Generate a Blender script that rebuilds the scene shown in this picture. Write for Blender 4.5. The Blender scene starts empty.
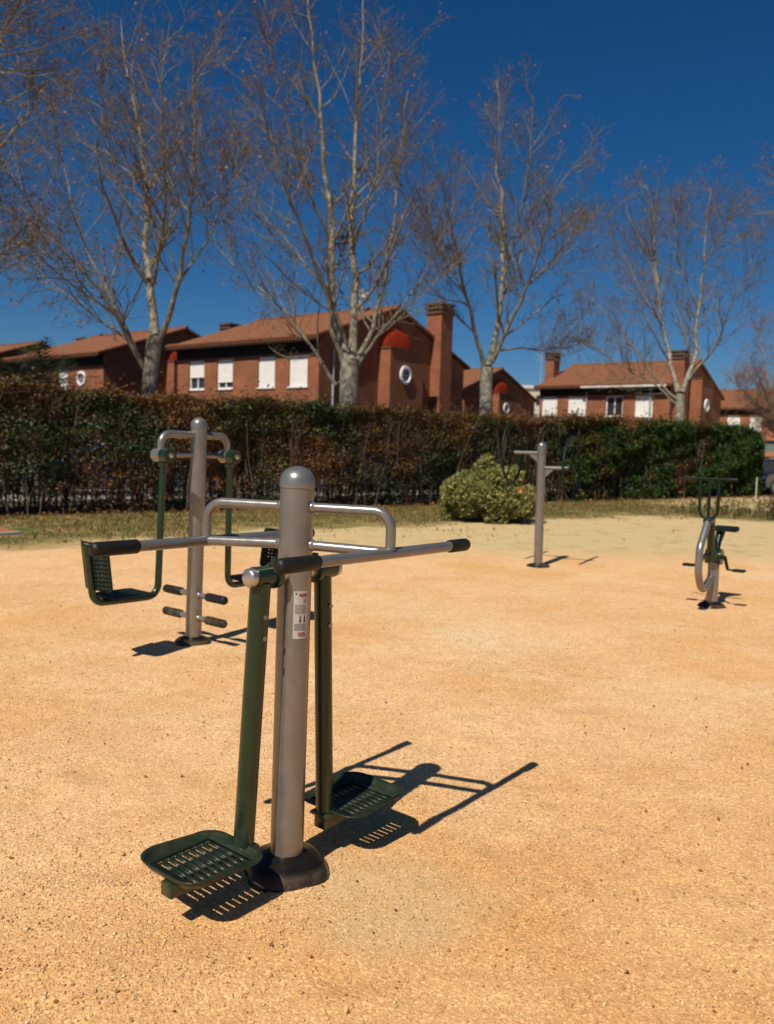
import bpy, bmesh, math, random
import numpy as np
from mathutils import Matrix, Vector, noise

rnd = random.Random(11)
rng = np.random.default_rng(7)
SC = bpy.context.scene
COL = SC.collection
R = math.radians

# ------------------------------------------------------------------ materials
def new_mat(name):
    m = bpy.data.materials.new(name); m.use_nodes = True
    nt = m.node_tree; b = nt.nodes['Principled BSDF']
    return m, nt, b

def noise_node(nt, scale, detail=4, coord='Object', rough=0.6):
    tc = nt.nodes.new('ShaderNodeTexCoord'); n = nt.nodes.new('ShaderNodeTexNoise')
    n.inputs['Scale'].default_value = scale; n.inputs['Detail'].default_value = detail
    n.inputs['Roughness'].default_value = rough
    nt.links.new(tc.outputs[coord], n.inputs['Vector'])
    return n

def ramp(nt, src, stops):
    r = nt.nodes.new('ShaderNodeValToRGB')
    e = r.color_ramp.elements
    while len(e) < len(stops): e.new(0.5)
    for el, (p, c) in zip(e, stops):
        el.position = p; el.color = (*c, 1)
    nt.links.new(src, r.inputs[0])
    return r

def bump(nt, b, src, strength, dist):
    bp = nt.nodes.new('ShaderNodeBump')
    bp.inputs['Strength'].default_value = strength; bp.inputs['Distance'].default_value = dist
    nt.links.new(src, bp.inputs['Height']); nt.links.new(bp.outputs[0], b.inputs['Normal'])

def simple(name, c1, c2=None, scale=6, rough=0.5, metal=0.0, bmp=0, bdist=.002, rvar=0.12, coat=0, spec=.5):
    m, nt, b = new_mat(name); b.inputs['Specular IOR Level'].default_value = spec
    c2 = c2 or tuple(x * .75 for x in c1)
    n = noise_node(nt, scale)
    r = ramp(nt, n.outputs['Fac'], [(.3, c2), (.7, c1)])
    nt.links.new(r.outputs[0], b.inputs['Base Color'])
    rr = nt.nodes.new('ShaderNodeMapRange')
    rr.inputs['To Min'].default_value = max(.02, rough - rvar); rr.inputs['To Max'].default_value = min(1, rough + rvar)
    n2 = noise_node(nt, scale * 3.3)
    nt.links.new(n2.outputs['Fac'], rr.inputs['Value']); nt.links.new(rr.outputs[0], b.inputs['Roughness'])
    b.inputs['Metallic'].default_value = metal
    if coat:
        b.inputs['Coat Weight'].default_value = coat; b.inputs['Coat Roughness'].default_value = .12
    if bmp: bump(nt, b, n2.outputs['Fac'], bmp, bdist)
    return m

def island_mat(name, stops, rough=.6, spec=.3, trans=0, nscale=None, ncols=None):
    """colour varies from leaf to leaf / stone to stone"""
    m, nt, b = new_mat(name)
    g = nt.nodes.new('ShaderNodeNewGeometry')
    r = ramp(nt, g.outputs['Random Per Island'], stops)
    out = r.outputs[0]
    if nscale:
        n = noise_node(nt, nscale, 3)
        r2 = ramp(nt, n.outputs['Fac'], [(.38, ncols[0]), (.62, ncols[1])])
        mx = nt.nodes.new('ShaderNodeMix'); mx.data_type = 'RGBA'; mx.blend_type = 'MULTIPLY'
        mx.inputs['Factor'].default_value = 1
        nt.links.new(out, mx.inputs['A']); nt.links.new(r2.outputs[0], mx.inputs['B'])
        out = mx.outputs['Result']
    nt.links.new(out, b.inputs['Base Color'])
    b.inputs['Roughness'].default_value = rough
    b.inputs['Specular IOR Level'].default_value = spec
    if trans:
        t = nt.nodes.new('ShaderNodeBsdfTranslucent'); ms = nt.nodes.new('ShaderNodeMixShader')
        nt.links.new(out, t.inputs['Color']); ms.inputs[0].default_value = trans
        nt.links.new(b.outputs[0], ms.inputs[1]); nt.links.new(t.outputs[0], ms.inputs[2])
        nt.links.new(ms.outputs[0], nt.nodes['Material Output'].inputs['Surface'])
    return m

def brick_mat(name, c1, c2, mortar):
    m, nt, b = new_mat(name)
    tc = nt.nodes.new('ShaderNodeTexCoord'); sx = nt.nodes.new('ShaderNodeSeparateXYZ')
    nt.links.new(tc.outputs['Object'], sx.inputs[0])
    ad = nt.nodes.new('ShaderNodeMath'); ad.operation = 'ADD'
    nt.links.new(sx.outputs[0], ad.inputs[0]); nt.links.new(sx.outputs[1], ad.inputs[1])
    cb = nt.nodes.new('ShaderNodeCombineXYZ')
    nt.links.new(ad.outputs[0], cb.inputs[0]); nt.links.new(sx.outputs[2], cb.inputs[1])
    br = nt.nodes.new('ShaderNodeTexBrick')
    nt.links.new(cb.outputs[0], br.inputs['Vector'])
    br.inputs['Scale'].default_value = 1
    br.inputs['Brick Width'].default_value = .26; br.inputs['Row Height'].default_value = .08
    br.inputs['Mortar Size'].default_value = .012
    br.inputs['Color1'].default_value = (*c1, 1); br.inputs['Color2'].default_value = (*c2, 1)
    br.inputs['Mortar'].default_value = (*mortar, 1)
    n = noise_node(nt, .7, 6)
    r2 = ramp(nt, n.outputs['Fac'], [(.3, (.62, .6, .58)), (.7, (1.15, 1.12, 1.08))])
    mx = nt.nodes.new('ShaderNodeMix'); mx.data_type = 'RGBA'; mx.blend_type = 'MULTIPLY'
    mx.inputs['Factor'].default_value = 1
    nt.links.new(br.outputs['Color'], mx.inputs['A']); nt.links.new(r2.outputs[0], mx.inputs['B'])
    nt.links.new(mx.outputs['Result'], b.inputs['Base Color'])
    b.inputs['Roughness'].default_value = .85
    bump(nt, b, br.outputs['Fac'], -.3, .01)
    return m

def tile_mat(name, ca, cb_):
    m, nt, b = new_mat(name)
    tc = nt.nodes.new('ShaderNodeTexCoord')
    w = nt.nodes.new('ShaderNodeTexWave'); w.inputs['Scale'].default_value = 1.3; w.bands_direction = 'X'
    w.inputs['Distortion'].default_value = .6
    nt.links.new(tc.outputs['Object'], w.inputs['Vector'])
    n = noise_node(nt, 2.2, 8, rough=.75)
    r = ramp(nt, n.outputs['Fac'], [(.28, cb_), (.72, ca)])
    r2 = ramp(nt, w.outputs['Fac'], [(0, (.82, .8, .78)), (.5, (1.05, 1.05, 1.05))])
    mx = nt.nodes.new('ShaderNodeMix'); mx.data_type = 'RGBA'; mx.blend_type = 'MULTIPLY'
    mx.inputs['Factor'].default_value = 1
    nt.links.new(r.outputs[0], mx.inputs['A']); nt.links.new(r2.outputs[0], mx.inputs['B'])
    nt.links.new(mx.outputs['Result'], b.inputs['Base Color'])
    b.inputs['Roughness'].default_value = .95; b.inputs['Specular IOR Level'].default_value = .1
    bump(nt, b, w.outputs['Fac'], .5, .04)
    return m

def bark_mat():
    m, nt, b = new_mat('plane_tree_bark')
    n = noise_node(nt, 5, 5, rough=.65); n.inputs['Distortion'].default_value = .6
    r = ramp(nt, n.outputs['Fac'], [(.32, (.075, .058, .038)), (.45, (.165, .147, .105)), (.6, (.285, .262, .195)), (.75, (.40, .375, .295))])
    nt.links.new(r.outputs[0], b.inputs['Base Color']); b.inputs['Roughness'].default_value = .8
    bump(nt, b, n.outputs['Fac'], .5, .03)
    return m

M = {}
M['steel'] = simple('silver_grey_paint', (.25, .243, .232), (.19, .184, .175), 9, .31, .6, .05, .001)
M['chrome'] = simple('satin_steel', (.52, .50, .47), (.42, .40, .38), 20, .3, .85)
M['green'] = simple('dark_green_paint', (.0045, .026, .0105), (.003, .016, .0065), 14, .33, 0, .05, .001, coat=.2)
M['tray'] = simple('worn_green_paint', (.0045, .017, .0068), (.015, .022, .012), 9, .42, 0, .12, .001, coat=.05, spec=.3)
M['rubber'] = simple('black_rubber', (.006, .0055, .005), (.012, .010, .008), 16, .3, 0, .1, .001, spec=.25)
M['grip'] = simple('black_foam_grip', (.009, .0085, .008), (.014, .013, .012), 40, .5, 0, .3, .001, spec=.25)
M['dkgreen'] = simple('deep_green_paint', (.004, .013, .008), (.003, .009, .006), 14, .55, spec=.25)
M['label'] = simple('sticker_white', (.44, .425, .40), (.36, .345, .325), 30, .45)
M['lred'] = simple('sticker_red', (.30, .07, .065), None, 30, .45)
M['lgrey'] = simple('sticker_grey_print', (.2, .19, .19), None, 30, .45)
M['lblack'] = simple('sticker_black_print', (.02, .02, .025), None, 30, .45)
M['brick'] = brick_mat('red_brick', (.29, .096, .038), (.20, .063, .026), (.27, .115, .055))
M['brick2'] = brick_mat('dark_chimney_brick', (.10, .052, .032), (.075, .04, .026), (.12, .08, .055))
M['tile'] = tile_mat('clay_roof_tiles', (.235, .102, .054), (.15, .063, .034))
M['redvault'] = simple('red_vault_render', (.37, .040, .012), (.28, .032, .010), 3, .95, spec=.1)
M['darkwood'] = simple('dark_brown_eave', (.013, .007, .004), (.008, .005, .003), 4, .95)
M['shutter'] = simple('white_roller_shutter', (.80, .78, .73), (.72, .70, .66), 8, .5)
M['frame'] = simple('white_window_frame', (.78, .77, .74), (.7, .68, .66), 8, .45)
M['glass'] = simple('dark_window_glass', (.03, .034, .04), (.02, .022, .026), 3, .08)
M['gutter'] = simple('pale_metal_gutter', (.66, .65, .62), (.5, .49, .47), 5, .5)
M['pipe'] = simple('grey_drainpipe', (.36, .37, .38), None, 5, .5)
M['bark'] = bark_mat()
M['twig'] = simple('brown_twigs', (.185, .150, .078), (.105, .082, .045), 1.2, .95, spec=.1)
M['twig2'] = simple('tan_twigs', (.27, .165, .095), (.17, .10, .06), 1.2, .8)
M['limb'] = simple('pale_branch_bark', (.225, .20, .145), (.105, .090, .064), 3.5, .8)
M['dryleaf'] = island_mat('dry_brown_leaves', [(0, (.11, .04, .013)), (.5, (.26, .10, .035)), (1, (.40, .18, .06))], .7, .2, .25)
M['brownleaf'] = island_mat('hedge_brown_leaves', [(0, (.048, .025, .011)), (.45, (.115, .058, .023)), (.8, (.185, .098, .040)), (1, (.26, .15, .062))], .7, .15, .2, .35, ((.6, .65, .55), (1.15, 1.05, 1)))
M['greenleaf'] = island_mat('hedge_green_leaves', [(0, (.014, .026, .007)), (.6, (.042, .066, .016)), (1, (.085, .108, .030))], .55, .3, .25)
M['laurel'] = island_mat('laurel_leaves', [(0, (.012, .028, .006)), (.6, (.036, .072, .015)), (1, (.082, .118, .026))], .6, .15, .25)
M['olive'] = island_mat('yellow_green_leaves', [(0, (.085, .098, .022)), (.5, (.235, .23, .062)), (1, (.42, .38, .14))], .55, .3, .3)
M['stem'] = simple('hedge_stems', (.13, .088, .060), (.060, .040, .028), 4, .85)
M['palm'] = island_mat('palm_fronds', [(0, (.035, .052, .018)), (1, (.11, .125, .055))], .5, .3, .15)
M['weed'] = island_mat('weed_stalks', [(0, (.07, .055, .02)), (.5, (.10, .10, .03)), (1, (.18, .13, .06))], .7, .2, .2)
M['grass'] = island_mat('dry_grass', [(0, (.06, .075, .018)), (.4, (.135, .125, .034)), (.7, (.27, .18, .06)), (1, (.38, .25, .10))], .7, .2, .3)
M['orange'] = simple('orange_petals', (.60, .13, .02), None, 10, .5)
M['stone'] = island_mat('gravel_stones', [(0, (.30, .165, .07)), (.30, (.54, .33, .15)), (.68, (.66, .44, .22)), (.93, (.74, .54, .30)), (1, (.36, .22, .11))], .85, .2)
M['terracotta'] = simple('terracotta_paving', (.36, .13, .055), (.27, .095, .04), 3, .85)
M['concrete'] = simple('kerb_concrete', (.42, .37, .29), (.33, .29, .23), 5, .9)
M['asphalt'] = simple('road_asphalt', (.055, .052, .05), (.04, .038, .037), 8, .9)
M['pave'] = simple('pavement_slabs', (.27, .25, .22), (.21, .19, .17), 2, .9)
M['tyre'] = simple('tyre_rubber', (.015, .015, .015), None, 9, .7)
M['rim'] = simple('alloy_rim', (.6, .6, .6), None, 9, .3, .7)
M['carblue'] = simple('navy_car_paint', (.012, .018, .05), (.010, .015, .042), 5, .2, .2, coat=.8)
M['carwhite'] = simple('white_car_paint', (.62, .63, .64), (.56, .57, .58), 5, .25, 0, coat=.8)
M['carsilver'] = simple('silver_blue_car_paint', (.34, .37, .42), (.30, .33, .38), 5, .25, .4, coat=.8)
M['lamp'] = simple('headlamp_lens', (.5, .5, .5), None, 9, .1, .3)
M['blocks'] = simple('cream_block_wall', (.55, .50, .43), (.47, .43, .37), 2, .85)
M['slat'] = simple('grey_slatted_shutter', (.25, .25, .25), (.2, .2, .2), 3, .55)
M['ofascia'] = simple('orange_brick_band', (.46, .17, .07), (.38, .13, .05), 3, .8)
M['greenboard'] = simple('grey_green_panel', (.15, .19, .16), None, 3, .6)
M['soil'] = simple('dark_soil', (.10, .07, .04), None, 3, .9)

def wear(name, chip, cscale, amount, dust=(.42, .29, .16), dust_top=.35, dmax=.4):
    """small chips and scratches in the paint, and sand dust on what stands near the ground"""
    nt = M[name].node_tree; b = nt.nodes['Principled BSDF']; L = nt.links
    src = b.inputs['Base Color'].links[0].from_socket
    n = noise_node(nt, cscale, 6, rough=.75); n.inputs['Distortion'].default_value = 1.2
    r = ramp(nt, n.outputs['Fac'], [(amount, (0, 0, 0)), (amount + .03, (1, 1, 1))])
    m1 = nt.nodes.new('ShaderNodeMix'); m1.data_type = 'RGBA'
    L.new(r.outputs[0], m1.inputs['Factor']); L.new(src, m1.inputs['A']); m1.inputs['B'].default_value = (*chip, 1)
    geo = nt.nodes.new('ShaderNodeNewGeometry'); sp = nt.nodes.new('ShaderNodeSeparateXYZ'); L.new(geo.outputs['Position'], sp.inputs[0])
    mr = nt.nodes.new('ShaderNodeMapRange'); mr.inputs['From Min'].default_value = dust_top; mr.inputs['From Max'].default_value = .03
    mr.inputs['To Max'].default_value = dmax; L.new(sp.outputs[2], mr.inputs['Value'])
    n2 = noise_node(nt, 14, 6, rough=.7); r2 = ramp(nt, n2.outputs['Fac'], [(.40, (0, 0, 0)), (.66, (1, 1, 1))])
    mu = nt.nodes.new('ShaderNodeMath'); mu.operation = 'MULTIPLY'; L.new(mr.outputs[0], mu.inputs[0]); L.new(r2.outputs[0], mu.inputs[1])
    m2 = nt.nodes.new('ShaderNodeMix'); m2.data_type = 'RGBA'
    L.new(mu.outputs[0], m2.inputs['Factor']); L.new(m1.outputs['Result'], m2.inputs['A']); m2.inputs['B'].default_value = (*dust, 1)
    L.new(m2.outputs['Result'], b.inputs['Base Color'])
wear('steel', (.12, .105, .09), 26, .70)
wear('green', (.05, .06, .045), 30, .71, dmax=.15)
wear('tray', (.10, .10, .085), 34, .68, dust_top=.6, dmax=.07)
wear('rubber', (.02, .018, .016), 30, .7, dust_top=.045, dmax=.16)
wear('grip', (.03, .028, .026), 40, .68)
# ------------------------------------------------------------------ mesh tools
class MB:
    def __init__(s): s.v = []; s.f = []; s.mi = []
    def add(s, vs, fs, mi=0, mat=None):
        o = len(s.v)
        s.v += [tuple(mat @ Vector(p)) if mat is not None else tuple(p) for p in vs]
        s.f += [tuple(i + o for i in f) for f in fs]; s.mi += [mi] * len(fs)
        return s
    def box(s, c, size, rot=None, bev=0, mi=0, seg=2):
        bm = bmesh.new(); bmesh.ops.create_cube(bm, size=1)
        bmesh.ops.scale(bm, vec=size, verts=bm.verts)
        if bev: bmesh.ops.bevel(bm, geom=list(bm.edges), offset=bev, segments=seg, affect='EDGES', profile=.5)
        mt = Matrix.Translation(c) @ (rot.to_4x4() if rot is not None else Matrix())
        bm.verts.index_update()
        s.add([v.co for v in bm.verts], [[v.index for v in f.verts] for f in bm.faces], mi, mt)
        bm.free(); return s
    def tube(s, pts, r, n=16, mi=0, cap=True, dome=False):
        P = [Vector(p) for p in pts]; rs = list(r) if isinstance(r, (list, tuple)) else [r] * len(P)
        if dome:                      # rounded ends
            d0 = (P[0] - P[1]).normalized(); d1 = (P[-1] - P[-2]).normalized()
            a = [(P[0] + d0 * rs[0] * math.sin(t), rs[0] * max(.05, math.cos(t))) for t in (R(88), R(60), R(30))]
            b = [(P[-1] + d1 * rs[-1] * math.sin(t), rs[-1] * max(.05, math.cos(t))) for t in (R(30), R(60), R(88))]
            P = [q[0] for q in a] + P + [q[0] for q in b]; rs = [q[1] for q in a] + rs + [q[1] for q in b]
        T = []
        for i in range(len(P)):
            t = P[min(i + 1, len(P) - 1)] - P[max(i - 1, 0)]
            T.append(t.normalized())
        up = Vector((0, 0, 1)) if abs(T[0].z) < .9 else Vector((1, 0, 0))
        nrm = (up - T[0] * up.dot(T[0])).normalized()
        vs = []
        for i in range(len(P)):
            if i:
                nrm = (nrm - T[i] * nrm.dot(T[i])).normalized()
            bi = T[i].cross(nrm)
            for k in range(n):
                a = 2 * math.pi * k / n
                vs.append(P[i] + (nrm * math.cos(a) + bi * math.sin(a)) * rs[i])
        fs = [(i * n + k, i * n + (k + 1) % n, (i + 1) * n + (k + 1) % n, (i + 1) * n + k) for i in range(len(P) - 1) for k in range(n)]
        if cap:
            fs.append(tuple(range(n - 1, -1, -1))); fs.append(tuple((len(P) - 1) * n + k for k in range(n)))
        return s.add(vs, fs, mi)
    def lathe(s, prof, n=32, mat=None, mi=0):
        """profile of (radius, z), about z"""
        vs = []; fs = []
        for (r, z) in prof:
            for k in range(n):
                a = 2 * math.pi * k / n; vs.append((max(r, 1e-4) * math.cos(a), max(r, 1e-4) * math.sin(a), z))
        m = len(prof)
        for i in range(m - 1):
            for k in range(n): fs.append((i * n + k, i * n + (k + 1) % n, (i + 1) * n + (k + 1) % n, (i + 1) * n + k))
        fs.append(tuple(range(n - 1, -1, -1))); fs.append(tuple((m - 1) * n + k for k in range(n)))
        return s.add(vs, fs, mi, mat)
    def prism(s, poly, a, b, axis='z', mi=0, mat=None):
        """polygon extruded from a to b along an axis (x: poly=(y,z); y: poly=(x,z); z: poly=(x,y))"""
        def P(p, t): return (t, p[0], p[1]) if axis == 'x' else (p[0], t, p[1]) if axis == 'y' else (p[0], p[1], t)
        n = len(poly)
        vs = [P(p, a) for p in poly] + [P(p, b) for p in poly]
        fs = [(i, (i + 1) % n, n + (i + 1) % n, n + i) for i in range(n)] + [tuple(range(n - 1, -1, -1)), tuple(range(n, 2 * n))]
        return s.add(vs, fs, mi, mat)
    def torus(s, Rr, r, n=48, k=10, mat=None, mi=0):
        vs = []; fs = []
        for i in range(n):
            a = 2 * math.pi * i / n
            for j in range(k):
                b = 2 * math.pi * j / k
                vs.append(((Rr + r * math.cos(b)) * math.cos(a), (Rr + r * math.cos(b)) * math.sin(a), r * math.sin(b)))
        for i in range(n):
            for j in range(k):
                fs.append((i * k + j, ((i + 1) % n) * k + j, ((i + 1) % n) * k + (j + 1) % k, i * k + (j + 1) % k))
        return s.add(vs, fs, mi, mat)
    def build(s, name, mats, parent=None, angle=40, smooth=True):
        me = bpy.data.meshes.new(name); me.from_pydata(s.v, [], s.f)
        bm = bmesh.new(); bm.from_mesh(me); bmesh.ops.recalc_face_normals(bm, faces=bm.faces); bm.to_mesh(me); bm.free()
        for m in (mats if isinstance(mats, (list, tuple)) else [mats]): me.materials.append(M[m])
        me.polygons.foreach_set('material_index', s.mi)
        if smooth:
            me.polygons.foreach_set('use_smooth', [True] * len(me.polygons)); me.set_sharp_from_angle(angle=R(angle))
        return link(name, me, parent)

def link(name, me, parent=None):
    o = bpy.data.objects.new(name, me); COL.objects.link(o)
    if parent is not None: o.parent = parent
    return o

def np_mesh(name, V, F, mats, parent=None, mi=None, smooth=False):
    """numpy verts (n,3) and same-size faces (m,k)"""
    me = bpy.data.meshes.new(name)
    V = np.ascontiguousarray(V, dtype=np.float32); F = np.ascontiguousarray(F, dtype=np.int32)
    m, k = F.shape
    me.vertices.add(len(V)); me.vertices.foreach_set('co', V.ravel())
    me.loops.add(m * k); me.loops.foreach_set('vertex_index', F.ravel())
    me.polygons.add(m); me.polygons.foreach_set('loop_start', np.arange(0, m * k, k, dtype=np.int32))
    for q in (mats if isinstance(mats, (list, tuple)) else [mats]): me.materials.append(M[q])
    if mi is not None: me.polygons.foreach_set('material_index', np.asarray(mi, dtype=np.int32))
    if smooth: me.polygons.foreach_set('use_smooth', np.ones(m, dtype=bool))
    me.update(calc_edges=True); me.validate()
    return link(name, me, parent)

def fillet(pts, rad, n=7):
    P = [Vector(p) for p in pts]; out = [P[0]]
    for i in range(1, len(P) - 1):
        a, b, c = P[i - 1], P[i], P[i + 1]
        d1 = (a - b).normalized(); d2 = (c - b).normalized()
        ang = d1.angle(d2); t = min(rad / math.tan(ang / 2), (a - b).length * .49, (c - b).length * .49)
        p1 = b + d1 * t; p2 = b + d2 * t
        rr = t * math.tan(ang / 2)
        ctr = b + (d1 + d2).normalized() * (rr / math.sin(ang / 2))
        v1 = p1 - ctr; v2 = p2 - ctr; full = v1.angle(v2)
        for k in range(n + 1):
            w = k / n
            q = (v1 * math.sin((1 - w) * full) + v2 * math.sin(w * full)) / math.sin(full)
            out.append(ctr + q)
    out.append(P[-1]); return out

def thing(name, label, cat, loc=(0, 0, 0), rz=0.0, group=None, lean=(0, 0)):
    o = bpy.data.objects.new(name, None); COL.objects.link(o)
    o.empty_display_size = .2
    o.location = loc
    o.rotation_euler = (Matrix.Rotation(lean[0], 3, 'X') @ Matrix.Rotation(lean[1], 3, 'Y') @ Matrix.Rotation(rz, 3, 'Z')).to_euler()
    o['label'] = label; o['category'] = cat
    if group: o['group'] = group
    return o
def structure(o): o['kind'] = 'structure'; return o
def stuff(o): o['kind'] = 'stuff'; return o
GRID = math.atan2(-.6, .8)          # the street grid: houses and machines stand square to it
# ------------------------------------------------------------------ camera, light, sky
cam_d = bpy.data.cameras.new('camera'); cam = bpy.data.objects.new('camera', cam_d); COL.objects.link(cam)
cam_d.sensor_fit = 'AUTO'; cam_d.sensor_width = 36; cam_d.lens = 830 / 1024 * 36
cam_d.clip_start = .05; cam_d.clip_end = 4000
pit, rol = R(4.4), R(1.6)
Fv = Vector((0, math.cos(pit), -math.sin(pit))); R0 = Vector((1, 0, 0)); U0 = R0.cross(Fv)
Rv = R0 * math.cos(rol) + U0 * math.sin(rol); Uv = U0 * math.cos(rol) - R0 * math.sin(rol)
mw = Matrix((Rv, Uv, -Fv)).transposed().to_4x4(); mw.translation = (0, 0, 1.48)
cam.matrix_world = mw
cam_d.dof.use_dof = True; cam_d.dof.focus_distance = 3.0; cam_d.dof.aperture_fstop = 3.2
SC.camera = cam

SHD = Vector((.389, .70, -1))       # the way the sunlight travels
sd = bpy.data.lights.new('sun', 'SUN'); sd.energy = 5.0; sd.angle = R(.5); sd.color = (1, .925, .80)
so = bpy.data.objects.new('sun', sd); COL.objects.link(so)
so.rotation_euler = SHD.to_track_quat('-Z', 'Y').to_euler(); so.location = (-10, -20, 30)
w = bpy.data.worlds.new('World'); SC.world = w; w.use_nodes = True
nt = w.node_tree
sky = nt.nodes.new('ShaderNodeTexSky'); sky.sky_type = 'NISHITA'; sky.sun_disc = False
sky.sun_elevation = math.atan2(1, math.hypot(.389, .70)); sky.sun_rotation = math.atan2(-.389, -.70)
sky.air_density = .8; sky.dust_density = 1.2; sky.ozone_density = 6; sky.altitude = 650
hs = nt.nodes.new('ShaderNodeHueSaturation'); hs.inputs['Saturation'].default_value = 1.27; hs.inputs['Hue'].default_value = .498
nt.links.new(sky.outputs[0], hs.inputs['Color']); nt.links.new(hs.outputs[0], nt.nodes['Background'].inputs['Color'])
nt.nodes['Background'].inputs['Strength'].default_value = .056
SC.view_settings.view_transform = 'Standard'; SC.view_settings.look = 'None'
SC.view_settings.gamma = 1; SC.view_settings.exposure = .15; SC.view_settings.use_curve_mapping = False
SC.render.engine = 'CYCLES'

# ------------------------------------------------------------------ ground
def ground_mat():
    m, nt, b = new_mat('sandy_ground')
    geo = nt.nodes.new('ShaderNodeNewGeometry')
    sep = nt.nodes.new('ShaderNodeSeparateXYZ'); nt.links.new(geo.outputs['Position'], sep.inputs[0])
    def N(scale, detail=5, rough=.6):
        n = nt.nodes.new('ShaderNodeTexNoise'); n.inputs['Scale'].default_value = scale
        n.inputs['Detail'].default_value = detail; n.inputs['Roughness'].default_value = rough
        nt.links.new(geo.outputs['Position'], n.inputs['Vector']); return n.outputs['Fac']
    def MA(op, a, c):
        q = nt.nodes.new('ShaderNodeMath'); q.operation = op
        for i, x in enumerate((a, c)):
            if isinstance(x, (int, float)): q.inputs[i].default_value = x
            else: nt.links.new(x, q.inputs[i])
        return q.outputs[0]
    def SM(x, lo, hi):
        q = nt.nodes.new('ShaderNodeMapRange'); q.interpolation_type = 'SMOOTHSTEP'
        nt.links.new(x, q.inputs['Value']); q.inputs['From Min'].default_value = lo; q.inputs['From Max'].default_value = hi
        return q.outputs[0]
    def MIX(fac, a, c, mode='MIX'):
        q = nt.nodes.new('ShaderNodeMix'); q.data_type = 'RGBA'; q.blend_type = mode
        for nm, x in (('Factor', fac), ('A', a), ('B', c)):
            if isinstance(x, (int, float)): q.inputs[nm].default_value = x
            elif isinstance(x, tuple): q.inputs[nm].default_value = (*x, 1)
            else: nt.links.new(x, q.inputs[nm])
        return q.outputs['Result']
    X, Y = sep.outputs[0], sep.outputs[1]
    big, mid, fine, grit = N(.22, 4), N(1.3, 6), N(9, 8, .7), N(95, 3, .7)
    sand = ramp(nt, mid, [(.30, (.58, .335, .145)), (.5, (.640, .396, .204)), (.72, (.665, .435, .225))]).outputs[0]
    wob0 = MA('SUBTRACT', N(.9, 4), .5)
    # dusty paler drifts and redder, damper patches
    sand = MIX(SM(big, .50, .66), sand, (.65, .455, .262))
    sand = MIX(MA('MULTIPLY', SM(N(.55, 5), .47, .66), .75), sand, (.60, .335, .128))
    sand = MIX(.85, sand, ramp(nt, fine, [(.30, (.84, .82, .78)), (.5, (1, 1, 1)), (.75, (1.08, 1.08, 1.08))]).outputs[0], 'MULTIPLY')
    sand = MIX(.8, sand, ramp(nt, grit, [(.32, (.66, .62, .56)), (.46, (1, 1, 1)), (.62, (1.02, 1.02, 1.02)), (.75, (1.35, 1.38, 1.42))]).outputs[0], 'MULTIPLY')
    vc = nt.nodes.new('ShaderNodeTexVoronoi'); vc.inputs['Scale'].default_value = 130
    nt.links.new(geo.outputs['Position'], vc.inputs['Vector'])
    cs = nt.nodes.new('ShaderNodeSeparateColor'); nt.links.new(vc.outputs['Color'], cs.inputs[0])
    sand = MIX(.9, sand, ramp(nt, cs.outputs[0], [(.0, (.76, .72, .66)), (.16, (.95, .94, .92)), (.6, (1, 1, 1)), (.80, (1.1, 1.11, 1.13)), (.95, (1.4, 1.48, 1.6))]).outputs[0], 'MULTIPLY')
    # more ochre sand at the near end, partly vignette put into the colour; ochre drift on the right
    och = SM(MA('ADD', MA('ADD', Y, MA('MULTIPLY', wob0, 1.0)), MA('MULTIPLY', X, -.45)), 4.3, 2.2)
    sand = MIX(MA('MULTIPLY', och, .75), sand, MIX(1, sand, (.93, .83, .65), 'MULTIPLY'))
    # greyer dust scuffed out beside the front machine
    ex, ey = MA('SUBTRACT', X, .06), MA('SUBTRACT', Y, 2.66)
    scuff = SM(MA('ADD', MA('ADD', MA('MULTIPLY', ex, ex), MA('MULTIPLY', ey, ey)), MA('MULTIPLY', wob0, .75)), .16, -.04)
    sand = MIX(MA('MULTIPLY', scuff, .42), sand, (.47, .385, .235))
    # pale trodden earth beyond the sand
    wob = MA('MULTIPLY', MA('SUBTRACT', mid, .5), 2.6)
    wob2 = MA('MULTIPLY', MA('SUBTRACT', big, .5), 5)
    pale = ramp(nt, fine, [(.3, (.47, .345, .170)), (.7, (.58, .450, .245))]).outputs[0]
    pale = MIX(MA('MULTIPLY', SM(N(2.1, 6, .7), .50, .66), .5), pale, (.30, .225, .09))
    pale = MIX(.8, pale, ramp(nt, grit, [(.34, (.62, .6, .55)), (.5, (1, 1, 1)), (.7, (1.15, 1.15, 1.15))]).outputs[0], 'MULTIPLY')
    far = SM(MA('ADD', MA('ADD', Y, wob), MA('MULTIPLY', X, -.02)), 10.9, 13.2)
    col = MIX(far, sand, pale)
    # worn grass verge along the hedge: distance in front of the hedge line
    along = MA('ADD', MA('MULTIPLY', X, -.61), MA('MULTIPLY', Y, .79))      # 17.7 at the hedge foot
    g = SM(MA('ADD', MA('ADD', along, wob), wob2), 11.7, 13.0)
    cut = MA('SUBTRACT', 1.0, SM(MA('ADD', X, wob), 7.0, 10.5))
    gcol = ramp(nt, mid, [(.34, (.085, .100, .028)), (.5, (.17, .150, .050)), (.66, (.36, .245, .100))]).outputs[0]
    gcol = MIX(.8, gcol, ramp(nt, fine, [(.3, (.6, .62, .6)), (.7, (1.2, 1.15, 1.1))]).outputs[0], 'MULTIPLY')
    col = MIX(MA('MULTIPLY', g, MA('MAXIMUM', cut, MA('MULTIPLY', SM(big, .45, .6), .5))), col, gcol)
    col = MIX(MA('MULTIPLY', SM(MA('ADD', along, MA('MULTIPLY', MA('SUBTRACT', fine, .5), 1.2)), 16.35, 16.75), MA('SUBTRACT', 1.0, SM(X, 14.0, 15.0))), col, (.035, .024, .014))
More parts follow.
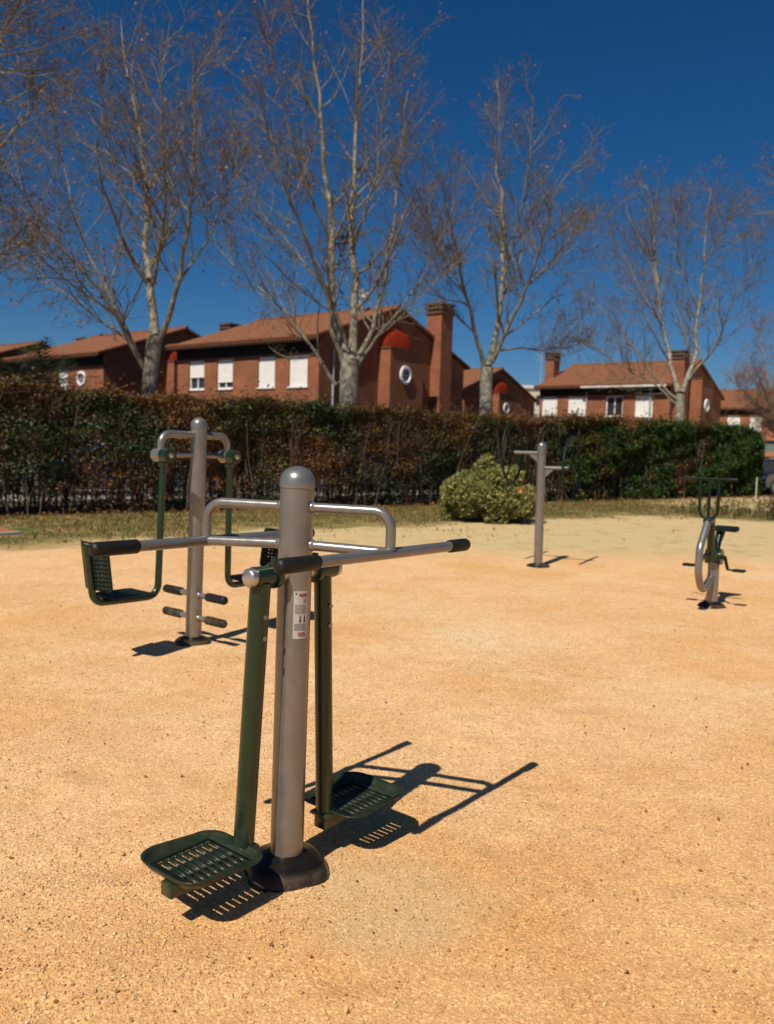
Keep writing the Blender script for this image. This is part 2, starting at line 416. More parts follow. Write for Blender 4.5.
    # weedy patch by the right hand path
    dx = MA('SUBTRACT', X, 9.8); dy = MA('SUBTRACT', Y, 21.5)
    rr = MA('ADD', MA('POWER', MA('DIVIDE', dx, 3.2), 2), MA('POWER', MA('DIVIDE', dy, 2.2), 2))
    col = MIX(MA('MULTIPLY', MA('SUBTRACT', 1.0, SM(MA('ADD', rr, wob), .5, 1.3)), .85), col, gcol)
    nt.links.new(col, b.inputs['Base Color'])
    b.inputs['Roughness'].default_value = .95; b.inputs['Specular IOR Level'].default_value = .15
    h1 = MA('ADD', MA('MULTIPLY', grit, .5), MA('MULTIPLY', fine, .35))
    vo = nt.nodes.new('ShaderNodeTexVoronoi'); vo.inputs['Scale'].default_value = 130
    nt.links.new(geo.outputs['Position'], vo.inputs['Vector'])
    h1 = MA('SUBTRACT', h1, MA('MULTIPLY', vo.outputs['Distance'], .5))
    bump(nt, b, h1, .6, .007)
    return m
M['ground'] = ground_mat()
def axis(fine0, fine1, step, lo, hi):
    a = list(np.arange(fine0, fine1 + 1e-6, step)); s = step; x = a[-1]
    while x < hi: s *= 1.25; x += s; a.append(x)
    s = step; x = a[0]; pre = []
    while x > lo: s *= 1.25; x -= s; pre.append(x)
    return np.array(pre[::-1] + a)
gx = axis(-2.6, 2.8, .03, -900, 900); gy = axis(1.5, 6.5, .03, -600, 1500)
GX, GY = np.meshgrid(gx, gy)
_pr = np.random.default_rng(3)
DIPS = [(-.56, 2.48, .20, .013), (-.08, 3.12, .20, .012), (-1.75, 5.6, .3, .012), (-1.1, 6.5, .3, .012)] + [(x, y, s_, d_) for x, y, s_, d_ in zip(_pr.uniform(-2.2, 2.2, 70), _pr.uniform(1.8, 6.5, 70), _pr.uniform(.05, .11, 70), _pr.uniform(.003, .008, 70))]
def relief(x, y):
    z = np.zeros_like(x)
    for (sx, sy, ph, am) in ((2.1, 1.3, .3, .004), (-1.2, 2.9, 1.7, .004), (4.7, -3.1, .8, .0025), (7.9, 6.1, 2.2, .0018), (-11, 8.3, .1, .0012), (15, 19, 4, .0008)):
        z = z + am * np.sin(x * sx + y * sy + ph + 1.3 * np.sin(x * sy * .6 - y * sx * .4))
    for (dx, dy, s_, d_) in DIPS:
        r2 = ((x - dx) ** 2 + (y - dy) ** 2) / (s_ * s_)
        z = z - d_ * np.exp(-r2) + d_ * .45 * np.exp(-(np.sqrt(r2) - 1.7) ** 2 * 3)
    return z
GZ = relief(GX, GY)
fade = np.clip((14 - np.hypot(GX, GY - 4)) / 6, 0, 1); GZ *= fade
nx, ny = len(gx), len(gy)
ii = np.arange(ny - 1)[:, None] * nx + np.arange(nx - 1)[None, :]
Fq = np.stack([ii, ii + 1, ii + nx + 1, ii + nx], -1).reshape(-1, 4)
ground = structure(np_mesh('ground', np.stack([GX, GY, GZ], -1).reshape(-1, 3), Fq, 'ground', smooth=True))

# gravel: loose stones on the sand, near the camera
def stones(n):
    # spread so that the picture is covered evenly, thinning with distance
    yy = 1.75 * (9.5 / 1.75) ** (rng.random(n) ** .9)
    xx = (rng.random(n) * 2 - 1) * (yy * .52 + .15)
    clump = np.sin(xx * 2.3 + 1.1 * np.sin(yy * 1.9)) + np.sin(yy * 2.7 - xx * 1.7) + rng.normal(0, .9, n)
    k = clump > -.9; xx, yy = xx[k], yy[k]; n = len(xx)
    s = np.clip(rng.lognormal(math.log(.0024), .42, n), .0011, .0085)
    oct_ = np.array([(1, 0, 0), (0, 1, 0), (-1, 0, 0), (0, -1, 0), (0, 0, .55), (0, 0, -.6)], float)
    V = oct_[None] * (s[:, None, None] * (1 + rng.uniform(-.35, .35, (n, 6, 1))))
    a = rng.random(n) * 6.28; c, d = np.cos(a)[:, None], np.sin(a)[:, None]
    x = V[..., 0] * c - V[..., 1] * d; y = V[..., 0] * d + V[..., 1] * c; z = V[..., 2] + rng.uniform(-.3, .3, (n, 1)) * V[..., 0]
    P = np.stack([x + xx[:, None], y + yy[:, None], z + s[:, None] * .25 + .001], -1).reshape(-1, 3)
    f0 = np.array([(0, 1, 4), (1, 2, 4), (2, 3, 4), (3, 0, 4), (1, 0, 5), (2, 1, 5), (3, 2, 5), (0, 3, 5)])
    Fc = (np.arange(n)[:, None, None] * 6 + f0[None]).reshape(-1, 3)
    return P, Fc
P, Fc = stones(100000)
# follow the ground relief
P[:, 2] += relief(P[:, 0], P[:, 1]) * np.clip((14 - np.hypot(P[:, 0], P[:, 1] - 4)) / 6, 0, 1)
stuff(np_mesh('gravel', P, Fc, 'stone'))

# terracotta paving with a pale kerb coming in from the left
pv = MB(); pv.prism([(-11, 10.9), (-6.0, 12.35), (-5.7, 12.75), (-6.4, 13.35), (-12, 12.0)], -.05, .05)
structure(pv.build('path', 'terracotta', smooth=False))
kb = MB(); kb.prism([(-11, 10.76), (-5.95, 12.22), (-5.6, 12.7), (-5.695, 12.75), (-6.005, 12.345), (-11, 10.89)], -.05, .045)
structure(kb.build('path_kerb', 'concrete', smooth=False))

# street behind the hedge
HD = Vector((.79, .61, 0)).normalized(); HN = Vector((-HD.y, HD.x, 0)); H0 = Vector((-7.02, 15.83, 0))
def hp(t, n, z=0): return H0 + HD * t + HN * n + Vector((0, 0, z))
def strip(name, t0, t1, n0, n1, z0, z1, mat):
    b = MB(); q = [hp(t0, n0), hp(t1, n0), hp(t1, n1), hp(t0, n1)]
    b.prism([(p.x, p.y) for p in q], z0, z1); return structure(b.build(name, mat, smooth=False))
strip('pavement', -30, 60, 2.2, 4.6, -.1, .12, 'pave')
strip('road', -30, 60, 4.6, 11.0, -.1, .006, 'asphalt')
strip('far_pavement', -30, 60, 11.0, 12.8, -.1, .12, 'pave')
strip('road_line', -30, 60, 7.7, 7.82, .006, .011, 'gutter')

# ------------------------------------------------------------------ exercise machines
def base_skirt(t, r, hgt, post_r):
    b = MB()
    prof = [(r * 1.0, -.02), (r * 1.01, .006), (r * .97, hgt * .30), (r * .86, hgt * .62), (r * .68, hgt * .86), (post_r + .012, hgt), (post_r + .004, hgt + .006), (post_r - .02, hgt + .006)]
    b.lathe(prof, 40)
    vs = []
    for (x, y, z) in b.v:
        a = math.atan2(y, x); k = 1 + .05 * math.sin(4 * a + .6) + .015 * math.sin(7 * a)
        vs.append((x * k if math.hypot(x, y) > post_r + .02 else x, y * k if math.hypot(x, y) > post_r + .02 else y, z))
    b.v = vs
    return b.build('base_skirt', 'rubber', t, 60)
def post_with_cap(t, r, htop, seam=.07):
    b = MB(); b.lathe([(r, -.05), (r, htop - seam - .003)], 40); p = b.build('post', 'steel', t, 30)
    c = MB(); c.lathe([(r - .004, htop - seam - .004), (r + .0025, htop - seam - .003), (r + .0025, htop - r * .92)] +
                      [((r + .0025) * math.cos(a), htop - r * .92 + r * .92 * math.sin(a)) for a in (R(15), R(30), R(45), R(60), R(75), R(86))], 40)
    c.build('post_cap', 'steel', p, 50)
    return p
def weld(b, p, d, r):
    """weld collar where a tube meets the post"""
    q = Vector(p); d = Vector(d).normalized()
    b.tube([q - d * .006, q + d * .003, q + d * .010], [r * 1.22, r * 1.2, r * 1.0], 16)

# --- pendulum swing machine in front. local x = right, y = away along the bars
YAW = R(-39.0)
sw = thing('pendulum_swing_machine', 'nearest grey post with long black gripped handlebars and two dark green pendulum foot trays', 'exercise machine', (-.318, 2.80, 0), YAW, lean=(0, R(.55)))
PR = .0575
pst = post_with_cap(sw, PR, 1.412)
base_skirt(sw, .150, .066, PR)
# instruction sticker, wrapped round the post
st = MB(); a0, a1 = R(-46), R(8); z0, z1 = .833, .995
def cyl(a, z, o=.0012): return ((PR + o) * math.cos(a), (PR + o) * math.sin(a), z)
def patch(u0, u1, v0, v1, mi, o):
    n = max(2, int(12 * (u1 - u0)) + 1)
    aa = [a0 + (a1 - a0) * (u0 + (u1 - u0) * i / n) for i in range(n + 1)]
    zb, zt = z0 + (z1 - z0) * v0, z0 + (z1 - z0) * v1
    vs = [cyl(a, zb, o) for a in aa] + [cyl(a, zt, o) for a in aa]
    st.add(vs, [(i, i + 1, n + 2 + i, n + 1 + i) for i in range(n)], mi)
patch(0, 1, 0, 1, 0, .0012)
patch(.32, .92, .905, .945, 1, .0018); patch(.38, .86, .88, .895, 1, .0018)
patch(.10, .2, .93, .965, 3, .0018); patch(.62, .86, .76, .83, 2, .0018)
for i in range(7):
    patch(.1, .9 - .12 * rnd.random(), .70 - i * .028, .712 - i * .028, 2, .0018)
for ux in (.40, .68):                 # two little exercising figures
    patch(ux, ux + .075, .40, .462, 3, .0018); patch(ux + .01, ux + .065, .468, .492, 3, .0018)
    patch(ux - .02, ux + .03, .345, .40, 3, .0018); patch(ux + .05, ux + .1, .345, .40, 3, .0018)
for i in range(6):
    patch(.08, .92 - .15 * rnd.random(), .305 - i * .026, .317 - i * .026, 2, .0018)
for i in range(3): patch(.32, .9 - .1 * rnd.random(), .115 - i * .032, .133 - i * .032, 1, .0018)
st.build('sticker', ['label', 'lred', 'lgrey', 'lblack'], pst, 30)

ZB = 1.137
for (jx, jy, y_near, y_far) in ((.300, .140, -.36, .585), (-.298, -.140, -.575, .375)):
    hb = MB(); hb.tube([(jx, y_near + .02, ZB), (jx, y_far - .02, ZB)], .0185, 20)
    hbar = hb.build('handlebar', 'steel', sw, 40)
    for (ya, yb) in ((y_near, y_near + .155), (y_far, y_far - .105)):
        s_ = 1 if yb > ya else -1
        g = MB(); g.tube([(jx, ya, ZB), (jx, ya + s_ * .006, ZB), (jx, yb - s_ * .004, ZB), (jx, yb, ZB)], [.0225, .0237, .0235, .0215], 20, dome=False)
        g.tube([(jx, ya + s_ * .004, ZB), (jx, ya - s_ * .006, ZB), (jx, ya - s_ * .011, ZB)], [.0235, .020, .010], 20)
        g.build('grip', 'grip', hbar, 50)
    d = Vector((jx, jy, 0)).normalized()
    ar = MB()
    up = fillet([d * PR * .9 + Vector((0, 0, 1.274)), Vector((jx, jy, 1.274)), Vector((jx, jy, ZB + .012))], .10, 10)
    ar.tube(up, .0172, 18)
    ar.tube([d * PR * .9 + Vector((0, 0, 1.146)), Vector((jx, jy, ZB + .002))], .0172, 18)
    weld(ar, d * PR + Vector((0, 0, 1.274)), d, .0172); weld(ar, d * PR + Vector((0, 0, 1.146)), d, .0172)
    weld(ar, Vector((jx, jy, ZB + .018)), (0, 0, 1), .0155)
    ar.build('support_arm', 'steel', sw, 45)

ZX = 1.050
axl = MB(); axl.tube([(0, -.190, ZX), (0, .200, ZX)], .0265, 28)
ax = axl.build('axle', 'chrome', sw, 40)
for s_ in (-1, 1):
    e = MB(); e.tube([(0, s_ * .188, ZX), (0, s_ * .206, ZX), (0, s_ * .212, ZX), (0, s_ * .216, ZX)], [.0305, .0315, .026, .012], 28); e.build('end_cap', 'chrome', ax, 50)
def rounded(hx, hy, r, n=10, cx=0, cy=0):
    out = []
    for (sx, sy, a0) in ((1, 1, 0), (-1, 1, 90), (-1, -1, 180), (1, -1, 270)):
        for k in range(n + 1):
            a = R(a0 + 90 * k / n); out.append((cx + sx * (hx - r) + r * math.cos(a), cy + sy * (hy - r) + r * math.sin(a)))
    return out
def foot_tray(parent, yc, out):
    """slotted tray with a raised rim; out = -1/+1, the outward side along y"""
    hx, hy = .142, .152; z = 0
    b = MB()
    xs = [-.105, -.088, -.034, .034, .088, .105]
    ys = [-.112]
    for k in range(8): ys += [-.100 + k * .0268, -.100 + k * .0268 + .0085]
    ys += [.112]
    for i in range(5):
        for j in range(len(ys) - 1):
            if i in (1, 3) and j % 2 == 1: continue        # a slot
            b.add([(xs[i], ys[j], 0), (xs[i + 1], ys[j], 0), (xs[i + 1], ys[j + 1], 0), (xs[i], ys[j + 1], 0)], [(0, 1, 2, 3)])
    o1 = rounded(hx - .012, hy - .012, .062); n = len(o1)
    o0 = [(max(-.105, min(.105, x)), max(-.112, min(.112, y))) for x, y in o1]
    o2 = rounded(hx, hy, .07)
    def lip(p): return .030 if p[1] * out > -.06 else .012
    o3 = rounded(hx + .010, hy + .010, .078)
    vs = [(x, y, 0) for x, y in o0] + [(x, y, .0) for x, y in o1] + [(x, y, lip((x, y)) * .55) for x, y in o2] + [(x, y, lip((x, y))) for x, y in o3]
    fs = [(r_ * n + k, r_ * n + (k + 1) % n, (r_ + 1) * n + (k + 1) % n, (r_ + 1) * n + k) for r_ in range(3) for k in range(n)]
    b.add(vs, fs)
    o = b.build('foot_tray', 'tray', parent, 60)
    m = o.modifiers.new('thick', 'SOLIDIFY'); m.thickness = .005; m.offset = -1
    o.location = (0, yc, .152)
    return o
for (s_, dx, dy) in ((-1, -.012, 0), (1, .008, 0)):
    yb = s_ * (.155 if s_ < 0 else .145)
    a = MB()
    a.tube([(-.006 if s_ > 0 else 0, yb, ZX - .02), (dx, yb + s_ * .035, .142)], .0345 if s_ < 0 else .0315, 24)
    a.box((dx, s_ * .325, .121), (.052, .345, .044), bev=.004)
    a.box((dx, yb + s_ * .035, .151), (.085, .07, .012), bev=.003)
    for q in (-.026, .026): a.tube([(dx + q, yb + s_ * .052, .155), (dx + q, yb + s_ * .052, .168)], .008, 6)
    ar = a.build('pendulum_arm', 'green', sw, 40)
    c = MB(); c.tube([(0, s_ * .105, ZX), (0, s_ * .187, ZX)], .0345, 28)
    c.tube([(0, s_ * .088, ZX), (0, s_ * .106, ZX)], .044, 28)
    c.box((0, s_ * .097, ZX + .045), (.022, .014, .03), bev=.003)
    c.build('bearing_sleeve', 'green', ar, 40)
    for zz_ in (.13, .20): MB().tube([(.025, yb + s_ * .005, ZX - zz_), (.0365, yb + s_ * .005, ZX - zz_)], .008, 6).build('bolt', 'steel', ar, 30)
    tr = foot_tray(ar, s_ * (.352 if s_ < 0 else .335), s_); tr.location.x = dx + (-.01 if s_ < 0 else 0)

# --- seated leg press on the left
lp = thing('leg_press_machine', 'grey post with swinging green seats, perforated backrests and four black foot pegs at left', 'exercise machine', (-1.41, 6.06, 0), GRID, lean=(0, R(1.0)))
p2 = post_with_cap(lp, .058, 1.665, .075)
base_skirt(lp, .138, .05, .058)
for s_ in (-1, 1):
    a = MB(); zt, zl = 1.535, 1.385; yb = s_ * (.335 if s_ < 0 else .275)
    a.tube(fillet([(0, s_ * .05, zt), (0, yb, zt), (0, yb, zl)], .16, 10), .0265, 18)
    a.tube([(0, s_ * .05, zl + .005), (0, yb, zl)], .018, 16)
    weld(a, (0, s_ * .058, zt), (0, s_, 0), .023); weld(a, (0, s_ * .058, zl), (0, s_, 0), .018)
    a.tube([(-.055, yb, zl), (.06, yb, zl)], .047, 28)
    a.build('support_arm', 'steel', lp, 45)
    q = MB()
    q.tube([(.035, yb, zl), (.105, yb, zl)], .052, 28); q.tube([(.1, yb, zl), (.112, yb, zl)], .034, 20)
    q.tube(fillet([(.03, yb, zl - .02), (.03, yb + s_ * .02, .40), (.0, s_ * .845, .40), (.0, s_ * .905, .79)], .085, 8), .024, 18)
    q.box((.03, yb, zl - .055), (.06, .05, .05), bev=.01)
    sa = q.build('swing_frame', 'green', lp, 45)
    e = MB(); e.tube([(.11, yb, zl), (.118, yb, zl), (.121, yb, zl)], [.018, .017, .008], 16); e.build('axle_cap', 'chrome', sa, 40)
    b = MB(); b.prism(rounded(.155, .165, .045, 6), -.008, .008); b.v = [(x, y, z - .012 * (1 - (x / .16) ** 2)) for x, y, z in b.v]
    o = b.build('seat', 'dkgreen', sa, 40); o.location = (0, s_ * .60, .434)
    # perforated backrest: a grid with holes left out, on a rounded plate outline
    b = MB(); nx_, nz_ = 19, 21; W_, H_ = .140, .150
    for i in range(nx_):
        for j in range(nz_):
            if i % 2 == 1 and j % 2 == 1 and 2 < abs(i - 9) < 8 and 3 < j < 17: continue
            x0, x1 = [-W_ + 2 * W_ * (q + (.26 if q % 2 else -.26) * (0 < q < nx_)) / nx_ for q in (i, i + 1)]
            z0_, z1_ = [-H_ + 2 * H_ * (q + (.26 if q % 2 else -.26) * (0 < q < nz_)) / nz_ for q in (j, j + 1)]
            cv = lambda x: s_ * (-.035 * (x / W_) ** 2)
            b.add([(x0, cv(x0), z0_), (x1, cv(x1), z0_), (x1, cv(x1), z1_), (x0, cv(x0), z1_)], [(0, 1, 2, 3)])
    o1 = rounded(W_ + .012, H_ + .012, .03, 4); n = len(o1)
    o0 = [(max(-W_, min(W_, x)), max(-H_, min(H_, z))) for x, z in o1]
    b.add([(x, cv(x), z) for x, z in o0] + [(x, cv(x) + s_ * .004, z) for x, z in o1], [(k, (k + 1) % n, n + (k + 1) % n, n + k) for k in range(n)])
    o = b.build('backrest', 'dkgreen', sa, 50); m = o.modifiers.new('thick', 'SOLIDIFY'); m.thickness = .006; m.offset = 0
    o.location = (0, s_ * .862, .64); o.rotation_euler = (R(-8 * s_), 0, 0)
for z in (.365, .195):
    for s_ in (-1, 1):
        a = MB(); a.tube([(s_ * .05, 0, z), (s_ * .17, 0, z)], .021, 18); weld(a, (s_ * .058, 0, z), (s_, 0, 0), .021)
        pg = a.build('foot_peg', 'steel', lp, 45)
        g = MB(); g.tube([(s_ * .145, 0, z), (s_ * .15, 0, z), (s_ * .325, 0, z)], [.029, .0315, .0315], 18); g.tube([(s_ * .325, 0, z), (s_ * .337, 0, z), (s_ * .344, 0, z)], [.0315, .025, .011], 18)
        g.build('grip', 'grip', pg, 50)

# --- tai chi wheels in the middle distance
tw = thing('arm_wheel_machine', 'slim grey post with two large thin hand wheels standing by the round bush', 'exercise machine', (1.99, 10.76, 0), R(-27), lean=(0, R(-.5)))
post_with_cap(tw, .057, 1.615, .16)
base_skirt(tw, .145, .035, .057)
for (s_, z, rz0) in ((-1, 1.475, 90), (1, 1.285, 30)):
    a = MB(); a.tube([(s_ * .05, 0, z), (s_ * .375, 0, z)], .021, 16)
    a.prism([(s_ * .05, z - .02), (s_ * .17, z - .02), (s_ * .05, z - .13)], -.004, .004, 'y')
    a.build('side_arm', 'steel', tw, 45)
    mt = Matrix.Translation((s_ * .395, 0, z)) @ Matrix.Rotation(R(90), 4, 'Y')
    q = MB(); q.torus(.405, .0165, 56, 10, mt)
    hub = MB(); hub.lathe([(.042, -.03), (.042, .03)], 24, mt)
    for k in range(3):
        a_ = R(rz0 + 120 * k)
        q.tube([mt @ Vector((.03 * math.cos(a_), .03 * math.sin(a_), 0)), mt @ Vector((.405 * math.cos(a_), .405 * math.sin(a_), 0))], .010, 10)
    wl = q.build('hand_wheel', 'dkgreen', tw, 50)
    hub.build('hub', 'dkgreen', wl, 40)
    for k in range(2):
        a_ = R(rz0 + 180 * k + 15); c = Vector((.405 * math.cos(a_), .405 * math.sin(a_), 0))
        g = MB(); g.tube([mt @ c, mt @ (c + Vector((0, 0, s_ * .07)))], .014, 12, dome=True); g.build('knob', 'grip', wl, 50)

# --- exercise bike on the right; forward = -y
bk = thing('exercise_bike', 'green and grey pedal bike with curved tube and tall handlebars at the right edge', 'exercise machine', (3.24, 8.14, 0), GRID)
b = MB(); b.lathe([(.054, -.05), (.054, .55)], 28); b.box((0, -.045, .20), (.03, .07, .36), bev=.004); b.build('post', 'steel', bk, 40)
base_skirt(bk, .128, .055, .055)
b = MB(); b.tube(fillet([(0, -.02, .315), (0, -.37, .185), (0, -.505, .40), (0, -.50, .62), (0, -.285, .865)], .17, 9), .034, 20); b.build('curved_tube', 'steel', bk, 50)
b = MB(); b.tube([(0, -.17, .875), (0, -.12, .48)], .036, 20); b.box((0, -.235, .872), (.075, .17, .05), bev=.01); b.tube([(0, -.50, .535), (0, -.1, .535)], .016, 10); b.build('green_column', 'green', bk, 45)
b = MB(); b.tube([(-.075, 0, .505), (.075, 0, .505)], .075, 26); b.box((0, -.03, .53), (.11, .22, .10), bev=.015); ch = b.build('crank_housing', 'green', bk, 45)
for (s_, dy, dz) in ((1, .02, -.10), (-1, -.02, -.085)):
    b = MB(); b.tube([(s_ * .07, 0, .505), (s_ * .10, 0, .505)], .02, 12); b.tube([(s_ * .10, 0, .515), (s_ * .125, dy, .505 + dz * 1.1)], .016, 12)
    cr = b.build('crank', 'dkgreen', bk, 45)
    b = MB(); b.box((s_ * .235, dy, .505 + dz - .02), (.11, .085, .024), bev=.006); b.tube([(s_ * .12, dy, .505 + dz - .02), (s_ * .2, dy, .505 + dz - .02)], .010, 10); b.build('pedal', 'dkgreen', cr, 45)
b = MB(); b.tube([(0, .02, .52), (0, .10, .64), (0, .19, .745)], [.038, .034, .045], 18); b.tube([(0, -.02, .57), (0, .03, .68)], .016, 12); sp = b.build('seat_post', 'green', bk, 45)
b = MB()
pts = [(-.03, -.13), (.03, -.13), (.05, -.02), (.105, .10), (.125, .17), (.10, .215), (-.10, .215), (-.125, .17), (-.105, .10), (-.05, -.02)]
b.prism(pts, -.010, .012); b.v = [(x, y, z + .02 * (y > .1) - (.03 * abs(x) / .12 if z < 0 else .02 * (x / .12) ** 2)) for x, y, z in b.v]
o = b.build('seat', 'dkgreen', sp, 50); o.location = (0, .22, .765)
b = MB(); zt = 1.275
b.tube(fillet([(-.085, -.295, zt), (-.085, -.285, .895), (.085, -.285, .895), (.085, -.295, zt)], .08, 8), .0145, 14)
b.tube([(0, -.28, .875), (0, -.295, zt)], .0145, 14); b.tube([(-.235, -.295, zt), (.235, -.295, zt)], .0115, 14)
hb = b.build('handlebar', 'dkgreen', bk, 50)
for s_ in (-1, 1):
    g = MB(); g.tube([(s_ * .15, -.295, zt), (s_ * .245, -.295, zt)], .0145, 14, dome=True); g.build('grip', 'grip', hb, 50)
# ------------------------------------------------------------------ houses
L_, D_ = 9.75, 12.2
RY, RZ0, RZ1 = 5.75, 6.20, 8.34       # ridge line y, eave underside z, ridge underside z
def roof_z(y): return RZ1 - abs(y - RY) * (RZ1 - RZ0) / (RY + .55)
def house(pos, label, wins, ports=(), dish=False, gutter=None, pipes=(), left_stack=False, stack=(8.85, 9.95, 0), tower=(4.35, 7.15, .72, 6.3), vault=True):
    wins = [(a + .74, b_ + .74, c_, d_, e_) for a, b_, c_, d_, e_ in wins]
    h = thing('brick_house', label, 'house', pos, GRID, 'brick houses of the estate')
    b = MB(); zw = roof_z(0) - .01
    xs = sorted({-L_, 0.0} | {w[0] for w in wins} | {w[1] for w in wins})
    for xa, xb in zip(xs[:-1], xs[1:]):
        w = [q for q in wins if abs(q[0] - xa) < 1e-6 and abs(q[1] - xb) < 1e-6]
        if w:
            b.box(((xa + xb) / 2, .15, w[0][2] / 2), (xb - xa, .3, w[0][2])); b.box(((xa + xb) / 2, .15, (w[0][3] + zw) / 2), (xb - xa, .3, zw - w[0][3]))
        else: b.box(((xa + xb) / 2, .15, zw / 2), (xb - xa, .3, zw))
    for xo in (-.3, -L_):
        y0, y1 = .302, D_
        b.prism([(y0, 0), (y1, 0), (y1, roof_z(y1) - .01), (RY, RZ1 - .01), (y0, roof_z(y0) - .01)], xo, xo + .3, 'x')
    zr_ = roof_z(D_) - .02; b.box((-L_ / 2, D_ - .15, zr_ / 2), (L_ - .61, .3, zr_))
    b.build('wall', 'brick', h, smooth=False)
    r = MB()
    r.prism([(-.55, RZ0), (RY, RZ1), (D_ + .35, roof_z(D_ + .35)), (D_ + .35, roof_z(D_ + .35) + .13), (RY, RZ1 + .16), (-.55, RZ0 + .13)], -L_ - .22, .22, 'x')
    # rows of tile ends give the eave and verge an uneven edge
    for k in range(46):
        x = -L_ - .2 + k * (L_ + .4) / 45.5
        r.tube([(x, -.60, RZ0 + .10), (x, -.30, RZ0 + .225)], .085, 6)
    for k in range(30):
        y0 = -.5 + k * (RY + .5) / 30
        r.box((.225, y0 + .1, roof_z(y0 + .1) + .13), (.09, .21, .10))
    for k in range(26):
        x = -L_ - .2 + k * (L_ + .4) / 26
        r.tube([(x, RY, RZ1 + .13), (x + .40, RY, RZ1 + .15)], [.12, .14], 7)
    rf = r.build('roof', 'tile', h, 30)
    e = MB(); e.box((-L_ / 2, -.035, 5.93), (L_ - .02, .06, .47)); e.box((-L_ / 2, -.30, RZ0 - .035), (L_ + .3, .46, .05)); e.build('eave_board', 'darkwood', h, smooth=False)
    for (xa, xb, zb, zt, sh) in wins:
        wd, hh = xb - xa, zt - zb; cx = (xa + xb) / 2
        f = MB()
        for q in (xa + .035, xb - .035): f.box((q, .13, zb + hh / 2), (.07, .07, hh))
        for q in (zb + .035, zt - .035): f.box((cx, .131, q), (wd - .14, .068, .07))
        f.box((cx, .13, zb + hh * .5), (.06, .06, hh - .14))
        fr = f.build('window', 'frame', h, smooth=False)
        MB().box((cx, .165, zb + hh / 2), (wd - .02, .012, hh - .02)).build('pane', 'glass', fr, smooth=False)
        MB().box((cx, .02, zb - .035), (wd + .12, .17, .06), bev=.008).build('sill', 'frame', fr)
        if sh:
            s = MB(); zl = zt - hh * sh; n = int(hh * sh / .06)
            for k in range(n):
                z = zt - (k + .5) * (zt - zl) / n; s.box((cx, .075, z), (wd - .03, .022, (zt - zl) / n * .9), bev=.004, seg=1)
            s.box((cx, .078, (zt + zl) / 2), (wd - .04, .01, zt - zl)); s.box((cx, .072, zl + .02), (wd - .03, .034, .04))
            s.build('roller_shutter', 'shutter', fr, smooth=False)
    def porthole(mt, r, parent, nm='round_window'):
        p = MB(); p.lathe([(r * .68, -.02), (r * .68, .05), (r * .74, .09), (r, .08), (r * 1.02, 0), (r, -.02)], 36, mt)
        pr = p.build(nm, 'frame', parent, 40)
        g = MB(); g.lathe([(r * .7, .004), (r * .7, .02)], 30, mt); g.build('pane', 'glass', pr)
        g = MB()
        for a in (0, 90):
            m2 = mt @ Matrix.Rotation(R(a), 4, 'Z'); g.box((0, 0, .03), (.03, r * 1.36, .02)); 
            g.v[-8:] = [tuple(m2 @ Vector(q)) for q in g.v[-8:]]
        g.build('glazing_bar', 'frame', pr, smooth=False)
    for (x, z, r) in ports: porthole(Matrix.Translation((x, 0, z)) @ Matrix.Rotation(R(90), 4, 'X'), r, h)
    if tower:
        y0, y1, pr, th = tower; yc = (y0 + y1) / 2
        t = MB(); t.box((pr / 2 + .001, yc, th / 2), (pr - .002, y1 - y0, th)); tw_ = t.build('stair_tower', 'brick', h, smooth=False)
        MB().box((pr / 2 + .03, yc, th + .035), (pr + .06, y1 - y0 + .1, .068)).build('coping', 'brick2', tw_, smooth=False)
        porthole(Matrix.Translation((pr, yc - .15, 5.1)) @ Matrix.Rotation(R(90), 4, 'Y'), .46, tw_)
        v = MB(); vs = []; n = 20; m = 8; hw = (y1 - y0) / 2 - .06
        for i in range(n + 1):
            for j in range(m + 1):
                a = math.pi * i / n; c = math.pi / 2 * j / m
                vs.append((.004 + min(.30, pr) * math.sin(a) ** .7 * math.sin(c), yc - .06 - hw * math.cos(a), th + .07 + 1.2 * math.sin(a) * math.cos(c)))
        v.add(vs, [(i * (m + 1) + j, (i + 1) * (m + 1) + j, (i + 1) * (m + 1) + j + 1, i * (m + 1) + j + 1) for i in range(n) for j in range(m)])
        if vault: v.build('red_vault', 'redvault', h, 60)
    def chimney(x0, x1, y0, y1, dz=0):
        c = MB(); c.box(((x0 + x1) / 2, (y0 + y1) / 2, 4.3 + dz / 2), (x1 - x0, y1 - y0, 8.6 + dz)); ck = c.build('chimney', 'brick', h, smooth=False)
        k = MB()
        for z in (8.66, 8.90, 9.14): k.box(((x0 + x1) / 2, (y0 + y1) / 2, z), (x1 - x0 + .16, y1 - y0 + .16, .11))
        nn = 7
        for i in range(nn):
            y = y0 + (y1 - y0) * (i + .5) / nn
            for x in (x0 + .05, x1 - .05): k.box((x, y, 8.9), (.13, .11, .56))
        for i in range(4):
            x = x0 + .1 + (x1 - x0 - .2) * i / 3
            for y in (y0 + .05, y1 - .05): k.box((x, y, 8.9), (.11, .13, .55))
        k.v = [(x, y, z + dz) for x, y, z in k.v]
        k.build('chimney_cap', 'brick2', ck, smooth=False)
    if stack: chimney(-.32, .62, *stack)
    if left_stack: chimney(-L_ - .62, -L_ + .12, 1.9, 2.9)
    if gutter:
        g = MB(); g.box(((gutter[0] + gutter[1]) / 2, -.62, RZ0 + .02), (gutter[1] - gutter[0], .12, .13), bev=.02); g.build('gutter', 'gutter', h)
    for (x, y) in pipes:
        g = MB(); g.tube([(x, y, .1), (x, y, 5.9)], .055, 10); g.build('drainpipe', 'pipe', h)
